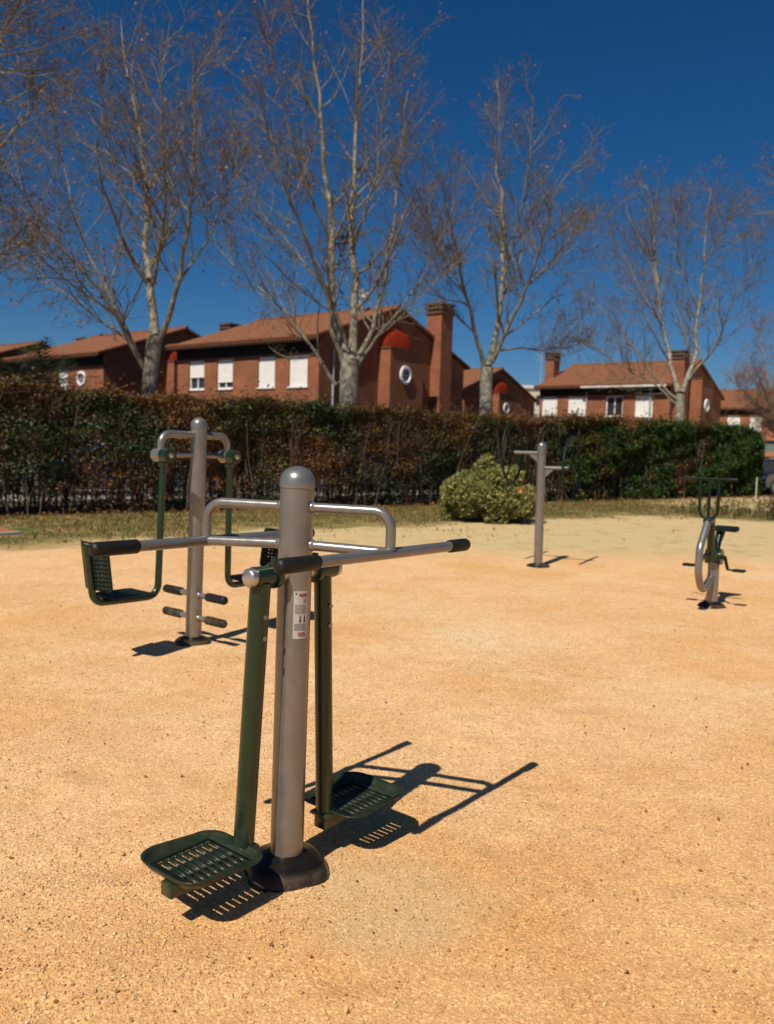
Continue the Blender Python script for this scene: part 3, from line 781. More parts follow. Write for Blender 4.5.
    if dish:
        m = MB(); m.tube([(-2.2, 5.5, 8.4), (-2.2, 5.5, 9.5)], .025, 6)
        for k in range(6): m.tube([(-2.55, 5.2 + k * .12, 9.35), (-1.85, 5.2 + k * .12, 9.35)], .012, 5)
        m.tube([(-2.2, 5.1, 9.35), (-2.2, 6.0, 9.35)], .016, 5); m.build('aerial', 'gutter', h)
        m = MB(); m.lathe([(.02, 0), (.12, .02), (.24, .08), (.235, .09), (.12, .03), (.02, .02)], 24, Matrix.Translation((-1.75, 5.0, 9.15)) @ Matrix.Rotation(R(62), 4, 'Y') @ Matrix.Rotation(R(20), 4, 'X'))
        m.tube([(-1.75, 5.1, 8.4), (-1.75, 5.05, 9.15)], .03, 6); m.build('satellite_dish', 'pipe', h)
    return h
UU = Vector((-.8, .6, 0)); VV = Vector((.6, .8, 0))
A3 = Vector((-2.63, 37, 0)) + UU * .74; A2 = A3 + UU * 16.2; A1 = A2 + UU * 16.2
A5 = Vector((19.6, 56.4, 0)) + UU * .74; A4 = A5 + UU * 16.4; A7 = A5 + VV * 28.8
zb, zt = 4.17, 5.60
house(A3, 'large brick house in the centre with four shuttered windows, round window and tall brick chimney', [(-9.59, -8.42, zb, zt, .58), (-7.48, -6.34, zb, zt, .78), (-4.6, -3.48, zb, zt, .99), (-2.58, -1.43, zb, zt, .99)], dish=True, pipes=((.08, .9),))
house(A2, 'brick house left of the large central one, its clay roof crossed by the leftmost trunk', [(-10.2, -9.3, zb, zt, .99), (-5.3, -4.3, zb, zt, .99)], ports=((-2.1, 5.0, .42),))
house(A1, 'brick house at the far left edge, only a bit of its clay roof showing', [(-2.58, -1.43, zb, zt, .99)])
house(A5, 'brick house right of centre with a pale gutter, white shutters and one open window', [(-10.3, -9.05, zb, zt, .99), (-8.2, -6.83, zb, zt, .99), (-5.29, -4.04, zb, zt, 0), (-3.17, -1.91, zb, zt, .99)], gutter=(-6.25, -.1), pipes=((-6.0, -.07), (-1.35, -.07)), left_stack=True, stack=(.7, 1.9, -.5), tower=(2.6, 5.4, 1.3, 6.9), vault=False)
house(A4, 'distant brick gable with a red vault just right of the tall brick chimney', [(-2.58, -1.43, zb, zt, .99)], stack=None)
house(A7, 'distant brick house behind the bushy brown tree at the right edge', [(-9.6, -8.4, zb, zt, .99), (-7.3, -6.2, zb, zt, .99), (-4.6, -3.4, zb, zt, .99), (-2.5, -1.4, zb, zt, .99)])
# pale block far off
t = thing('apartment_block', 'small pale flat-roofed block far behind, left of the right hand house', 'building', (23.6, 118, 0), .1)
MB().box((0, 6, 5.2), (13, 12, 10.4)).build('wall', 'blocks', t, smooth=False); MB().box((0, 6, 10.6), (13.6, 12.6, .4)).build('roof', 'gutter', t, smooth=False)
for k in range(5): MB().box((-5 + k * 2.5, -.02, 8.8), (1.2, .12, 1.3)).build('window', 'glass', t, smooth=False)
t = thing('antenna_mast', 'thin roof antenna mast on the pale far block', 'antenna', (21.6, 121, 10.6))
q = MB(); q.tube([(0, 0, 0), (0, 0, 5.2)], .05, 6)
for z in (4.2, 4.7, 5.1): q.tube([(-.7, 0, z), (.7, 0, z)], .03, 5)
q.build('mast', 'pipe', t)
# garage at the right edge
t = thing('garage_building', 'low grey garage with orange bands at the right edge behind the dark blue car', 'garage', (22.6, 50, 0), -.1)
MB().box((6, 3, 1.5), (12, 6, 3.0)).build('wall', 'greenboard', t, smooth=False)
q = MB(); q.box((6, -.06, 2.85), (12.1, .2, .55)); q.box((6, -.05, 1.73), (12.05, .16, .24)); q.build('band', 'ofascia', t, smooth=False)
q = MB()
for k in range(13): q.box((5.2, -.045, .06 + k * .12), (10, .08, .10), bev=.01, seg=1)
q.build('roller_shutter', 'slat', t)

# garden wall across the street
t = thing('garden_wall', 'long brick garden wall behind the hedge across the street', 'wall', hp(0, 11.7), math.atan2(HD.y, HD.x))
q = MB(); q.box((4, 0, 1.0), (76, .22, 2.0)); q.build('wall', 'brick', t, smooth=False)
q = MB(); q.box((4, 0, 2.035), (76.1, .32, .07)); q.build('coping', 'blocks', t, smooth=False)

# ------------------------------------------------------------------ parked cars
def car(pos, rz, paint, label):
    c = thing('parked_car', label, 'car', pos, rz, 'cars parked along the street')
    prof = [(-2.02, .30), (2.0, .30), (2.06, .48), (2.04, .70), (1.85, .84), (.95, .97), (-1.75, 1.0), (-2.0, .92), (-2.08, .62)]
    b = MB()
    for (k, w) in ((0, .80), (1, .86), (2, .86), (3, .80)): pass
    ys = [(-.86, .93), (-.80, 1.0), (.80, 1.0), (.86, .93)]
    vs = []
    for (y, s_) in ys: vs += [(x * (1 if s_ == 1 else .985), y, .62 + (z - .62) * s_) for x, z in prof]
    n = len(prof); fs = [(i * n + k, i * n + (k + 1) % n, (i + 1) * n + (k + 1) % n, (i + 1) * n + k) for i in range(3) for k in range(n)]
    fs += [tuple(range(n)), tuple(range(3 * n, 4 * n))]
    b.add(vs, fs)
    top = [(-1.70, 1.40), (-1.2, 1.475), (.05, 1.47), (.22, 1.42)]
    b.add([(x, y, z) for y in (-.58, .58) for x, z in top] + [(x, y * 1.03, z - .05) for y in (-.58, .58) for x, z in top],
          [(0, 1, 5, 4), (1, 2, 6, 5), (2, 3, 7, 6), (8, 9, 1, 0), (9, 10, 2, 1), (10, 11, 3, 2), (4, 5, 13, 12), (5, 6, 14, 13), (6, 7, 15, 14)])
    for y in (-1, 1):                                  # pillars
        for (xa, xb) in ((.98, .2), (-.35, -.5), (-1.82, -1.66)):
            b.tube([(xa, y * .77, .97), (xb, y * .585, 1.42)], .035, 6)
    b.build('body', paint, c, 30)
    g = MB(); lo = [(-1.80, -.76), (.98, -.76), (.98, .76), (-1.80, .76)]; hi = [(-1.66, -.57), (.18, -.57), (.18, .57), (-1.66, .57)]
    g.add([(x, y, .96) for x, y in lo] + [(x, y, 1.41) for x, y in hi], [(0, 1, 5, 4), (1, 2, 6, 5), (2, 3, 7, 6), (3, 0, 4, 7), (4, 5, 6, 7)])
    g.build('glass', 'glass', c, smooth=False)
    for x in (-1.28, 1.30):
        for y in (-.80, .80):
            mt = Matrix.Translation((x, y, .315)) @ Matrix.Rotation(R(90), 4, 'X')
            w_ = MB(); w_.lathe([(.20, -.10), (.30, -.105), (.315, -.07), (.315, .07), (.30, .105), (.20, .10)], 28, mt); wo = w_.build('wheel', 'tyre', c, 40)
            k = MB(); k.lathe([(.05, -.112), (.205, -.106), (.205, .106), (.05, .112)], 20, mt); k.build('rim', 'rim', wo, 40)
    for y in (-.62, .62):
        MB().box((2.0, y, .70), (.10, .3, .14), bev=.03).build('headlight', 'lamp', c)
    return c
AH = math.atan2(HD.y, HD.x)
car(hp(30.2, 1.25), AH + math.pi + .06, 'carblue', 'dark blue car with silver wheels past the right end of the hedge')
car(hp(3.6, 5.7), AH + math.pi, 'carwhite', 'white car glimpsed through the bare hedge stems behind the leg press machine')
car(hp(14.3, 5.7), AH, 'carsilver', 'silver car glimpsed through the hedge left of the yellow-green bush')
strip('side_road', 27.4, 60, -1.6, 2.19, -.1, .008, 'asphalt')

# ------------------------------------------------------------------ leaves
def unit(v): return v / np.maximum(np.linalg.norm(v, axis=-1, keepdims=True), 1e-9)
def leaf_mesh(name, C, size, mat, parent=None, aspect=.55, bias=None, fold=.18, bw=.8):
    n = len(C); a = unit(rng.normal(size=(n, 3))); nr = rng.normal(size=(n, 3))
    if bias is not None: nr = nr * .75 + np.asarray(bias) * bw
    nr = unit(nr); a = unit(a - nr * (a * nr).sum(-1, keepdims=True)); b = np.cross(nr, a)
    s = (size * np.ones(n))[:, None]
    v = np.stack([C - a * s * .5, C + b * s * aspect * .5 + nr * s * fold, C + a * s * .5, C - b * s * aspect * .5 + nr * s * fold], 1).reshape(-1, 3)
    f = np.arange(n * 4).reshape(n, 4)
    return np_mesh(name, v, f, mat, parent)
def tubes_np(P, Rr, sides=4):
    """many polylines at once: P (n,k,3), Rr (n,k)"""
    n, k, _ = P.shape
    T = np.empty_like(P); T[:, 1:-1] = P[:, 2:] - P[:, :-2]; T[:, 0] = P[:, 1] - P[:, 0]; T[:, -1] = P[:, -1] - P[:, -2]; T = unit(T)
    ref = np.where(np.abs(T[:, :1, 2:3]) < .8, np.array([0, 0, 1.]), np.array([1., 0, 0]))
    ref = np.broadcast_to(ref, T.shape)
    A = unit(ref - T * (ref * T).sum(-1, keepdims=True)); B = np.cross(T, A)
    an = np.arange(sides) * 2 * np.pi / sides
    V = P[:, :, None] + (A[:, :, None] * np.cos(an)[:, None] + B[:, :, None] * np.sin(an)[:, None]) * Rr[:, :, None, None]
    base = (np.arange(n)[:, None, None] * k + np.arange(k - 1)[None, :, None]) * sides
    j = np.arange(sides)[None, None, :]; j2 = (j + 1) % sides
    F = np.stack([base + j, base + j2, base + sides + j2, base + sides + j], -1).reshape(-1, 4)
    return V.reshape(-1, 3), F
def join(parts):
    V, F, o = [], [], 0
    for v, f in parts: V.append(v); F.append(f + o); o += len(v)
    return np.concatenate(V), np.concatenate(F)

# ------------------------------------------------------------------ plane trees
def resample(P, k):
    P = np.asarray(P, float); d = np.r_[0, np.cumsum(np.linalg.norm(np.diff(P, axis=0), axis=1))]
    t = np.linspace(0, d[-1], k * 3); Q = np.stack([np.interp(t, d, P[:, i]) for i in range(3)], -1)
    for _ in range(4): Q[1:-1] = (Q[:-2] + 2 * Q[1:-1] + Q[2:]) / 4
    t2 = np.linspace(0, len(Q) - 1, k); return np.stack([np.interp(t2, np.arange(len(Q)), Q[:, i]) for i in range(3)], -1)
def spawn(P, Rr, per, tmin, len0, len1, ang, up, k, rk, jit, tmax=1.0, rmin=.0045):
    n, kk, _ = P.shape
    idx = np.repeat(np.arange(n), per); m = len(idx)
    t = (tmin + (tmax - tmin) * rng.random(m)) * (kk - 1); i0 = np.minimum(t.astype(int), kk - 2); fr = (t - i0)[:, None]
    S = P[idx, i0] * (1 - fr) + P[idx, i0 + 1] * fr; T = unit(P[idx, i0 + 1] - P[idx, i0])
    r0 = Rr[idx, i0] * (1 - fr[:, 0]) + Rr[idx, i0 + 1] * fr[:, 0]
    q = rng.normal(size=(m, 3)); q = unit(q - T * (q * T).sum(-1, keepdims=True))
    a = R(ang) * rng.uniform(.65, 1.35, m)[:, None]
    d = unit(T * np.cos(a) + q * np.sin(a))
    tt = t / (kk - 1)
    Ln = (len0 + (len1 - len0) * tt) * rng.uniform(.55, 1.25, m)
    out = np.empty((m, k, 3)); out[:, 0] = S; cur = S.copy()
    for s in range(1, k):
        d = unit(d + np.array([0, 0, up]) + rng.normal(size=(m, 3)) * jit)
        cur = cur + d * (Ln / (k - 1))[:, None]; out[:, s] = cur
    rs = np.clip(r0 * rk, rmin, None); prof = np.linspace(1, .35, k)
    return out, np.maximum(rs[:, None] * prof[None], .0035)
TREE_LIMBS = {'a':[([(-6.01,20.9,2.86),(-5.96,20.9,3.51),(-5.89,20.9,4.1)],0.21,0.19),([(-5.89,20.9,4.1),(-6.15,21.35,5.32),(-6.43,21.84,6.57),(-6.51,22.3,7.89),(-6.97,23.09,10.0),(-7.39,23.36,11.33),(-7.71,23.85,13.05)],0.16,0.02),([(-5.84,20.9,3.88),(-5.57,20.74,4.23),(-5.14,20.46,5.42),(-4.87,20.1,6.57),(-4.69,19.78,7.78),(-4.57,19.31,9.09),(-4.55,18.86,10.25)],0.11,0.015),([(-6.01,20.9,3.13),(-6.18,20.81,3.37),(-6.56,20.58,4.16),(-6.96,20.11,5.07),(-7.64,19.77,5.81),(-8.26,19.26,6.7),(-8.72,19.0,7.63)],0.1,0.015),([(-6.23,20.81,3.44),(-6.53,20.87,4.08),(-6.9,21.03,4.85),(-7.61,21.19,6.02),(-8.12,21.35,7.29),(-8.48,21.62,8.65),(-8.9,21.92,10.22)],0.08,0.012),([(-6.53,20.87,3.98),(-7.62,21.07,4.71),(-8.8,21.4,5.51),(-9.83,21.67,6.31)],0.05,0.01),([(-6.15,21.35,5.3),(-5.61,20.74,6.52),(-5.38,19.82,8.0),(-5.26,18.92,9.41),(-5.1,18.57,10.3)],0.07,0.012),([(-5.14,20.46,5.42),(-4.64,20.77,6.32),(-4.2,20.98,7.34),(-3.95,21.26,8.76)],0.05,0.01),([(-6.43,21.84,6.57),(-6.92,21.36,7.74),(-7.2,21.06,9.09),(-7.29,20.69,10.34)],0.05,0.01)],'b':[([(-1.21,24.6,2.98),(-1.23,24.6,3.59),(-1.21,24.6,4.02)],0.33,0.27),([(-1.31,24.6,3.44),(-1.61,24.68,3.2),(-2.27,24.98,4.3),(-3.11,25.35,5.39),(-4.41,25.62,6.47),(-5.52,26.1,7.57)],0.1,0.015),([(-1.38,24.6,3.87),(-1.62,24.35,4.53),(-1.92,23.82,5.9),(-2.32,23.35,6.91),(-2.84,22.84,8.04),(-3.31,22.26,9.38),(-3.6,21.5,10.56)],0.12,0.015),([(-1.32,24.6,3.96),(-1.75,24.75,5.48),(-1.9,25.2,8.12),(-2.21,25.43,10.41),(-2.52,25.74,12.48),(-2.81,26.12,14.73),(-2.92,26.35,16.15)],0.19,0.02),([(-1.15,24.6,4.03),(-1.15,24.88,4.9),(-1.23,25.32,7.12),(-1.36,25.79,9.06),(-1.28,26.34,11.23),(-1.19,27.08,13.85),(-1.14,27.61,16.3)],0.18,0.02),([(-1.03,24.6,3.97),(-0.59,24.77,4.9),(-0.25,24.91,6.44),(-0.05,25.06,7.84),(0.09,25.4,10.31),(0.28,25.7,12.16)],0.11,0.014),([(-0.97,24.6,3.86),(-0.58,24.78,4.59),(0.22,24.94,5.56),(0.79,25.17,6.5),(1.36,25.39,7.73)],0.08,0.012),([(-1.89,25.2,7.59),(-2.76,24.44,9.35),(-3.3,23.92,11.06),(-3.58,23.35,12.65),(-3.69,22.89,13.69)],0.07,0.012),([(-1.23,25.32,7.35),(-0.61,24.46,9.13),(-0.37,23.73,10.79),(-0.27,23.12,12.37)],0.06,0.012),([(-1.76,24.75,5.77),(-2.97,25.36,7.31),(-4.05,25.82,8.43),(-4.64,26.16,9.85)],0.06,0.012)],'c':[([(3.22,28.0,2.78),(3.19,28.0,3.68),(3.2,28.0,4.27)],0.24,0.21),([(3.1,28.0,4.24),(2.85,27.77,4.96),(2.32,27.28,6.64),(1.81,26.42,8.24),(1.42,25.89,9.52),(1.03,25.55,10.68)],0.11,0.014),([(3.23,28.0,4.31),(3.45,28.1,5.02),(3.63,28.33,7.2),(3.68,28.63,8.85),(3.39,28.93,11.34),(3.42,29.22,13.38),(3.3,29.35,14.09)],0.15,0.016),([(3.33,28.0,4.41),(3.69,27.66,5.2),(4.29,26.94,6.79),(4.6,26.08,8.38),(4.88,25.56,9.51),(5.28,25.32,9.99)],0.12,0.014),([(3.43,28.1,4.78),(4.19,28.29,4.96),(5.24,28.73,4.97),(6.49,29.18,5.47)],0.06,0.012),([(3.64,28.33,7.04),(4.06,27.69,9.0),(4.21,27.11,11.02),(4.18,26.75,12.56)],0.07,0.012),([(2.32,27.28,6.64),(1.83,27.5,7.31),(1.32,27.78,8.31),(0.97,27.98,9.48)],0.05,0.01),([(4.29,26.94,6.79),(5.36,27.42,7.86),(6.06,27.84,8.94)],0.05,0.01)],'d':[([(12.17,35.1,2.79),(12.17,35.1,3.63),(12.14,35.1,4.08)],0.23,0.19),([(12.07,35.1,3.83),(11.57,35.3,4.25),(10.85,35.74,5.31),(10.03,36.06,6.51),(8.97,36.72,7.99),(8.19,37.04,8.62)],0.08,0.014),([(12.0,35.1,3.66),(11.38,35.39,4.33),(10.12,35.67,5.08),(8.79,36.18,6.02),(7.63,36.48,6.5)],0.06,0.012),([(12.05,35.1,4.16),(11.89,35.38,5.1),(11.49,35.89,6.99),(11.39,36.41,8.85),(10.9,36.81,10.66),(10.33,37.07,11.48),(10.05,37.3,12.26)],0.15,0.016),([(11.39,36.41,8.85),(11.26,36.79,10.32),(11.31,37.21,11.97),(11.03,37.54,13.34)],0.08,0.014),([(12.22,35.1,4.13),(12.48,35.33,4.73),(12.92,35.77,5.88),(13.13,36.3,7.82),(13.61,37.19,9.88),(13.94,38.15,12.03),(14.29,38.71,13.65)],0.14,0.015),([(12.41,35.33,4.52),(12.71,35.09,5.05),(13.38,34.79,5.99),(13.64,34.06,7.66),(14.08,33.45,9.2),(14.3,33.08,10.04)],0.09,0.014),([(11.49,35.89,6.99),(10.58,36.26,8.54),(9.98,36.67,10.09),(9.42,36.84,10.96)],0.06,0.012),([(13.13,36.3,7.82),(12.13,35.93,9.57),(11.77,35.62,11.13),(11.82,35.47,12.19)],0.06,0.012),([(13.61,37.19,9.88),(14.21,36.9,11.11),(14.54,36.5,12.28)],0.05,0.01)],'z':[([(-10.75,17.6,2.19),(-10.69,17.6,3.24),(-10.61,17.6,4.07)],0.24,0.2),([(-10.61,17.6,4.07),(-9.93,17.2,5.81),(-9.26,16.96,7.7),(-8.61,16.52,9.4),(-8.27,16.27,10.72)],0.15,0.02),([(-10.55,17.6,3.96),(-9.58,17.28,5.25),(-8.56,16.91,6.36),(-7.66,16.71,7.27),(-6.9,16.52,7.97)],0.1,0.014),([(-10.55,17.6,3.65),(-9.53,17.75,4.53),(-8.63,17.85,5.1),(-7.73,17.98,5.77)],0.08,0.012),([(-9.71,17.2,6.61),(-8.62,16.69,7.8),(-7.56,16.11,8.69),(-6.94,15.78,9.43),(-6.56,15.52,10.16)],0.09,0.013),([(-10.67,17.6,3.86),(-11.6,18.06,5.79),(-12.3,18.73,8.29),(-12.97,19.66,11.27)],0.13,0.014),([(-8.91,16.69,8.36),(-7.92,16.29,9.31),(-7.3,15.97,10.22)],0.07,0.012)],'r':[([(14.84,24.0,2.13),(14.65,24.0,3.83),(14.46,24.0,5.24)],0.24,0.2),([(14.46,24.0,5.24),(14.28,24.57,8.45),(14.02,25.28,11.79),(13.89,25.93,14.65)],0.16,0.02),([(14.41,24.0,5.1),(12.88,23.15,6.7),(11.57,22.63,7.72),(10.32,22.05,8.22),(9.69,21.9,8.46)],0.09,0.012),([(14.43,24.57,7.6),(12.71,23.93,9.33),(11.46,23.57,10.52),(10.55,23.39,11.01)],0.08,0.012),([(14.52,24.0,5.24),(15.8,24.85,7.99),(16.76,25.56,11.11)],0.13,0.015)]}

TREE_SPEC = {
 'a': ('bare plane tree with several pale trunks rising left of the large central house', 1.0),
 'b': ('tallest bare plane tree, its thick forked trunk in front of the central house gable', 1.0),
 'c': ('bare plane tree just right of the tall brick chimney', 1.0),
 'd': ('bare plane tree before the house with the pale gutter', 1.0),
 'z': ('bare tree cut by the left edge, only its outer branches showing', .9),
 'r': ('bare tree cut by the right edge, a few twig tips showing high up', .7)}
def plane_tree(key, label, dens):
    limbs = TREE_LIMBS[key]; f0 = limbs[0][0][0]
    t = thing('plane_tree', label, 'tree', (f0[0], f0[1], 0), 0, 'bare plane trees along the street')
    O = np.array([f0[0], f0[1], 0])
    big = []; bigr = []; Ps = []; Rs = []
    for i, (pts, r0, r1) in enumerate(limbs):
        P = np.array(pts) - O
        if i == 0: P = np.concatenate([[[0, 0, -.1], [0, 0, .25], [0, 0, 1.2]], P])
        k = 16; Q = resample(P, k)
        w = np.linspace(0, 1, k)
        if i == 0:
            rr = r0 + (r1 - r0) * w; rr[:3] *= (1.45, 1.15, 1.05)
        else:
            Ln = np.linalg.norm(np.diff(Q, axis=0), axis=1).sum()
            Q[1:-1] += rng.normal(size=(k - 2, 3)) * Ln * .0035
            rr = (r0 + (r1 - r0) * w ** .62) * .82
            Ps.append(Q); Rs.append(rr)
        big.append(tubes_np(Q[None], rr[None], 10)); bigr.append(rr)
    V, F = join(big); rad = np.concatenate([np.repeat(q, 10) for q in bigr])
    np_mesh('trunk', V, F, ['bark', 'limb'], t, mi=(rad[F].mean(1) < .062).astype(int), smooth=True)
    P0 = np.array(Ps); Q0 = np.array(Rs)
    P1, Q1 = spawn(P0, Q0, int(21 * dens), .12, 3.3, 1.15, 50, .10, 8, .50, .11, rmin=.013)
    P2, Q2 = spawn(P1, Q1, 8, .12, 1.0, .5, 42, .07, 5, .6, .14, rmin=.0065)
    P2b, Q2b = spawn(P0, Q0, int(18 * dens), .25, .8, .6, 50, .08, 5, .25, .2)
    P2 = np.concatenate([P2, P2b]); Q2 = np.concatenate([Q2, Q2b])
    P3, Q3 = spawn(P2, Q2, 3, .1, .40, .32, 40, .06, 3, .65, .16)
    V, F = join([tubes_np(P1, Q1, 5), tubes_np(P2, Q2, 3), tubes_np(P3, Q3, 3)])
    mi = np.zeros(len(F), int); mi[:len(P1) * 7 * 5] = 1
    np_mesh('crown', V, F, ['twig', 'limb'], t, mi=mi)
    n3 = len(P3); pick = rng.random(n3) < .38
    C = P3[pick, -1] + np.array([0, 0, -.03]); o = leaf_mesh('dry_leaves', C, rng.uniform(.04, .10, len(C)), 'dryleaf', t, .7); stuff(o)
    return t
for k_, (lb, de) in TREE_SPEC.items(): plane_tree(k_, lb, de)

# bushy tan tree at the right edge, with fine drooping twigs
t = thing('bushy_tree', 'rounded leafless tree with dense tan drooping twigs at the right edge above the green hedge', 'tree', (17.6, 37.5, 0))
Ps = []; Rs = []; big = [tubes_np(resample([(0, 0, -.1), (.03, 0, .8), (.05, .02, 2.2)], 8)[None], np.linspace(.17, .12, 8)[None], 9)]
for i in range(11):
    a = i * 2.4 + rnd.random(); e = rnd.uniform(.7, 2.6); hh = rnd.uniform(5.2, 8.4) - .55 * e
    Q = resample([(.05, .02, 2.1), (.35 * e * math.cos(a), .35 * e * math.sin(a), 3.5), (.8 * e * math.cos(a), .8 * e * math.sin(a), 3.5 + (hh - 3.5) * .6), (1.15 * e * math.cos(a), 1.15 * e * math.sin(a), hh)], 16)
    rr = np.linspace(.075, .014, 16); Ps.append(Q); Rs.append(rr); big.append(tubes_np(Q[None], rr[None], 7))
V, F = join(big); np_mesh('trunk', V, F, 'bark', t, smooth=True)
P0 = np.array(Ps); Q0 = np.array(Rs)
P1, Q1 = spawn(P0, Q0, 22, .1, 1.5, .8, 50, .02, 6, .4, .16, rmin=.009)
P2, Q2 = spawn(P1, Q1, 8, .1, .8, .5, 45, -.05, 5, .55, .2); P3, Q3 = spawn(P2, Q2, 4, .1, .45, .35, 40, -.10, 3, .7, .2)
V, F = join([tubes_np(P1, Q1, 4), tubes_np(P2, Q2, 3), tubes_np(P3, Q3, 3)]); np_mesh('crown', V, F, 'twig2', t)

# ------------------------------------------------------------------ hedges
def sines(a, b, s):
    return (np.sin(a * 1.7 * s + 1.3 * np.sin(b * 2.1 * s + 1)) + np.sin(b * 2.9 * s - a * .8 * s + 2.2) + np.sin(a * 3.7 * s + b * 1.9 * s + .7)) / 3
def hedge_points(n, t0, t1, wid, ht, thin_low, round_end=False):
    L = t1 - t0
    t = t0 + rng.random(n) * L; face = rng.random(n)
    z = rng.random(n) * ht; dep = np.abs(rng.exponential(.22, n))
    top = face > .60
    nn = np.where(top, rng.random(n) * wid, dep); z = np.where(top, ht - np.abs(rng.exponential(.16, n)), z)
    back = (face > .54) & ~top; nn = np.where(back, wid - dep, nn)
    lump = .20 * sines(t, z, 1.0) + .10 * sines(t + 9, z * 1.4, 2.7)
    nn = nn + np.where(back, -lump, lump)
    htv = ht + .11 * sines(t, t * .3, .9) + .09 * sines(t + 3, nn, 3.1) + np.where(rng.random(n) < .14, rng.exponential(.085, n), 0)
    z = z * htv / ht
    if round_end:
        u = (t - (t1 - 1.5)) / 1.5; k = np.clip(u, 0, 1)
        sh = np.sqrt(np.clip(1 - k ** 2.4, 0.0, 1))
        z = np.where(k > 0, .55 + (z - .55) * (sh * .75 + .25), z); nn = wid / 2 + (nn - wid / 2) * (.35 + .65 * sh)
    keep = rng.random(n) < np.clip(thin_low + (1 - thin_low) * z / 1.15, 0, 1)
    keep &= z > .04
    t, nn, z = t[keep], nn[keep], z[keep]
    hd, hn = np.array(HD), np.array(HN)
    return t, nn, z, np.array(H0) + t[:, None] * hd + nn[:, None] * hn + z[:, None] * np.array([0, 0, 1.])
OUT = np.array([.61, -.79, .35])
def stems(t0, t1, n, hgt, parent, wid):
    tt = t0 + rng.random(n) * (t1 - t0); nn = .03 + rng.random(n) * (wid - .2)
    B = np.array(H0) + tt[:, None] * np.array(HD) + nn[:, None] * np.array(HN)
    k = 5; P = np.empty((n, k, 3)); P[:, 0] = B + [0, 0, -.05]; d = rng.normal(size=(n, 3)) * .07; d[:, 2] = 1
    for s in range(1, k): P[:, s] = P[:, s - 1] + d * (hgt / (k - 1)) * rng.uniform(.8, 1.1, n)[:, None]; d = d + rng.normal(size=(n, 3)) * .09; d[:, 2] = 1
    Rr = rng.uniform(.008, .022, n)[:, None] * np.linspace(1, .35, k)[None]
    P2, R2 = spawn(P, Rr, 5, .15, .7, .4, 40, .12, 4, .5, .2, rmin=.005)
    V, F = join([tubes_np(P, Rr, 5), tubes_np(P2, R2, 3)])
    stuff(np_mesh('stems', V, F, 'stem', parent))
TB = 15.7
h1 = thing('hedge', 'long clipped hedge of rusty brown leaves with dark green patches and bare stems below', 'hedge', (0, 0, 0))
t_, n_, z_, C = hedge_points(230000, -8, TB, 1.5, 2.44, .22)
g = sines(t_ * .55 + 4.2, z_ * .8, 1.15) + .30 * rng.normal(size=len(t_)) - np.clip((z_ - 2.15) * 1.1, 0, 1) + .3 * np.exp(-((t_ - 1.2) / 2.2) ** 2) + .6 * np.exp((t_ - TB) / 2.0) > .16
leaf_mesh('brown_foliage', C[~g], rng.uniform(.035, .085, (~g).sum()), 'brownleaf', h1, .6, OUT)
leaf_mesh('green_foliage', C[g], rng.uniform(.045, .095, g.sum()), 'greenleaf', h1, .55, OUT)
stems(-8, TB, 900, 2.3, h1, 1.5)
h2 = thing('hedge', 'dark green laurel hedge at right with a rounded leafy end by the blue car', 'hedge', (0, 0, 0))
t_, n_, z_, C = hedge_points(125000, TB, 28.0, 1.7, 2.60, .55, True)
g = sines(t_ * .6 + 1.2, z_ * .5, 1.3) + .35 * rng.normal(size=len(t_)) + np.clip((z_ - 2.35) * 2.2, -.1, 1) - np.clip((t_ - 23) * .5, 0, 3) + .75 * np.exp(-(t_ - TB) / 1.6) > .42
leaf_mesh('green_foliage', C[~g], rng.uniform(.07, .14, (~g).sum()), 'laurel', h2, .55, OUT)
leaf_mesh('brown_foliage', C[g], rng.uniform(.05, .11, g.sum()), 'brownleaf', h2, .6, OUT)
stems(TB, 27.2, 170, 2.2, h2, 1.6)

# yellow-green bush
t = thing('round_bush', 'rounded yellow-green bush alone on the verge before the hedge', 'bush', (2.17, 17.35, 0))
blobs = []
for i in range(84):
    a = rnd.random() * 6.28; rr = .74 * math.sqrt(rnd.random()); zc = rnd.uniform(.14, 1.06) * math.sqrt(max(.1, 1 - (rr / .86) ** 2.6))
    blobs.append((rr * math.cos(a) * 1.0, rr * math.sin(a) * .85, max(.14, zc), rnd.uniform(.15, .27)))
blobs.append((-.12, 0, 1.12, .22)); blobs.append((-.10, 0, 1.3, .12))
Cs = []
for (x, y, z, r) in blobs:
    n = int(5200 * r * r) + 60
    d = unit(rng.normal(size=(n, 3))) * (r * (.62 + .45 * rng.random((n, 1)) ** .6)); Cs.append(d * [1.1, 1, .85] + [x * 1.22, y, z * 1.02])
C = np.concatenate(Cs); C = C[C[:, 2] > .03]
leaf_mesh('foliage', C, rng.uniform(.045, .085, len(C)), 'olive', t, .6, np.array([0, -.2, .8]))
q = MB()
for i in range(16):
    a = i * .9; q.tube([(0.05 * math.cos(a), .05 * math.sin(a), -.03), (.25 * math.cos(a), .22 * math.sin(a), .4), (.5 * math.cos(a), .45 * math.sin(a), .85)], [.016, .012, .006], 6)
q.build('stems', 'stem', t)
for (x, y, z) in ((.47, -.80, .72), (.93, -.45, .85)):
    q = MB()
    for k in range(5):
        a = k * 1.257; q.add([(x, y - .02, z), (x + .04 * math.cos(a - .4), y - .03, z + .055 * math.sin(a - .4)), (x + .05 * math.cos(a), y - .05, z + .07 * math.sin(a)), (x + .04 * math.cos(a + .4), y - .03, z + .055 * math.sin(a + .4))], [(0, 1, 2, 3)])
    q.build('orange_flower', 'orange', t)

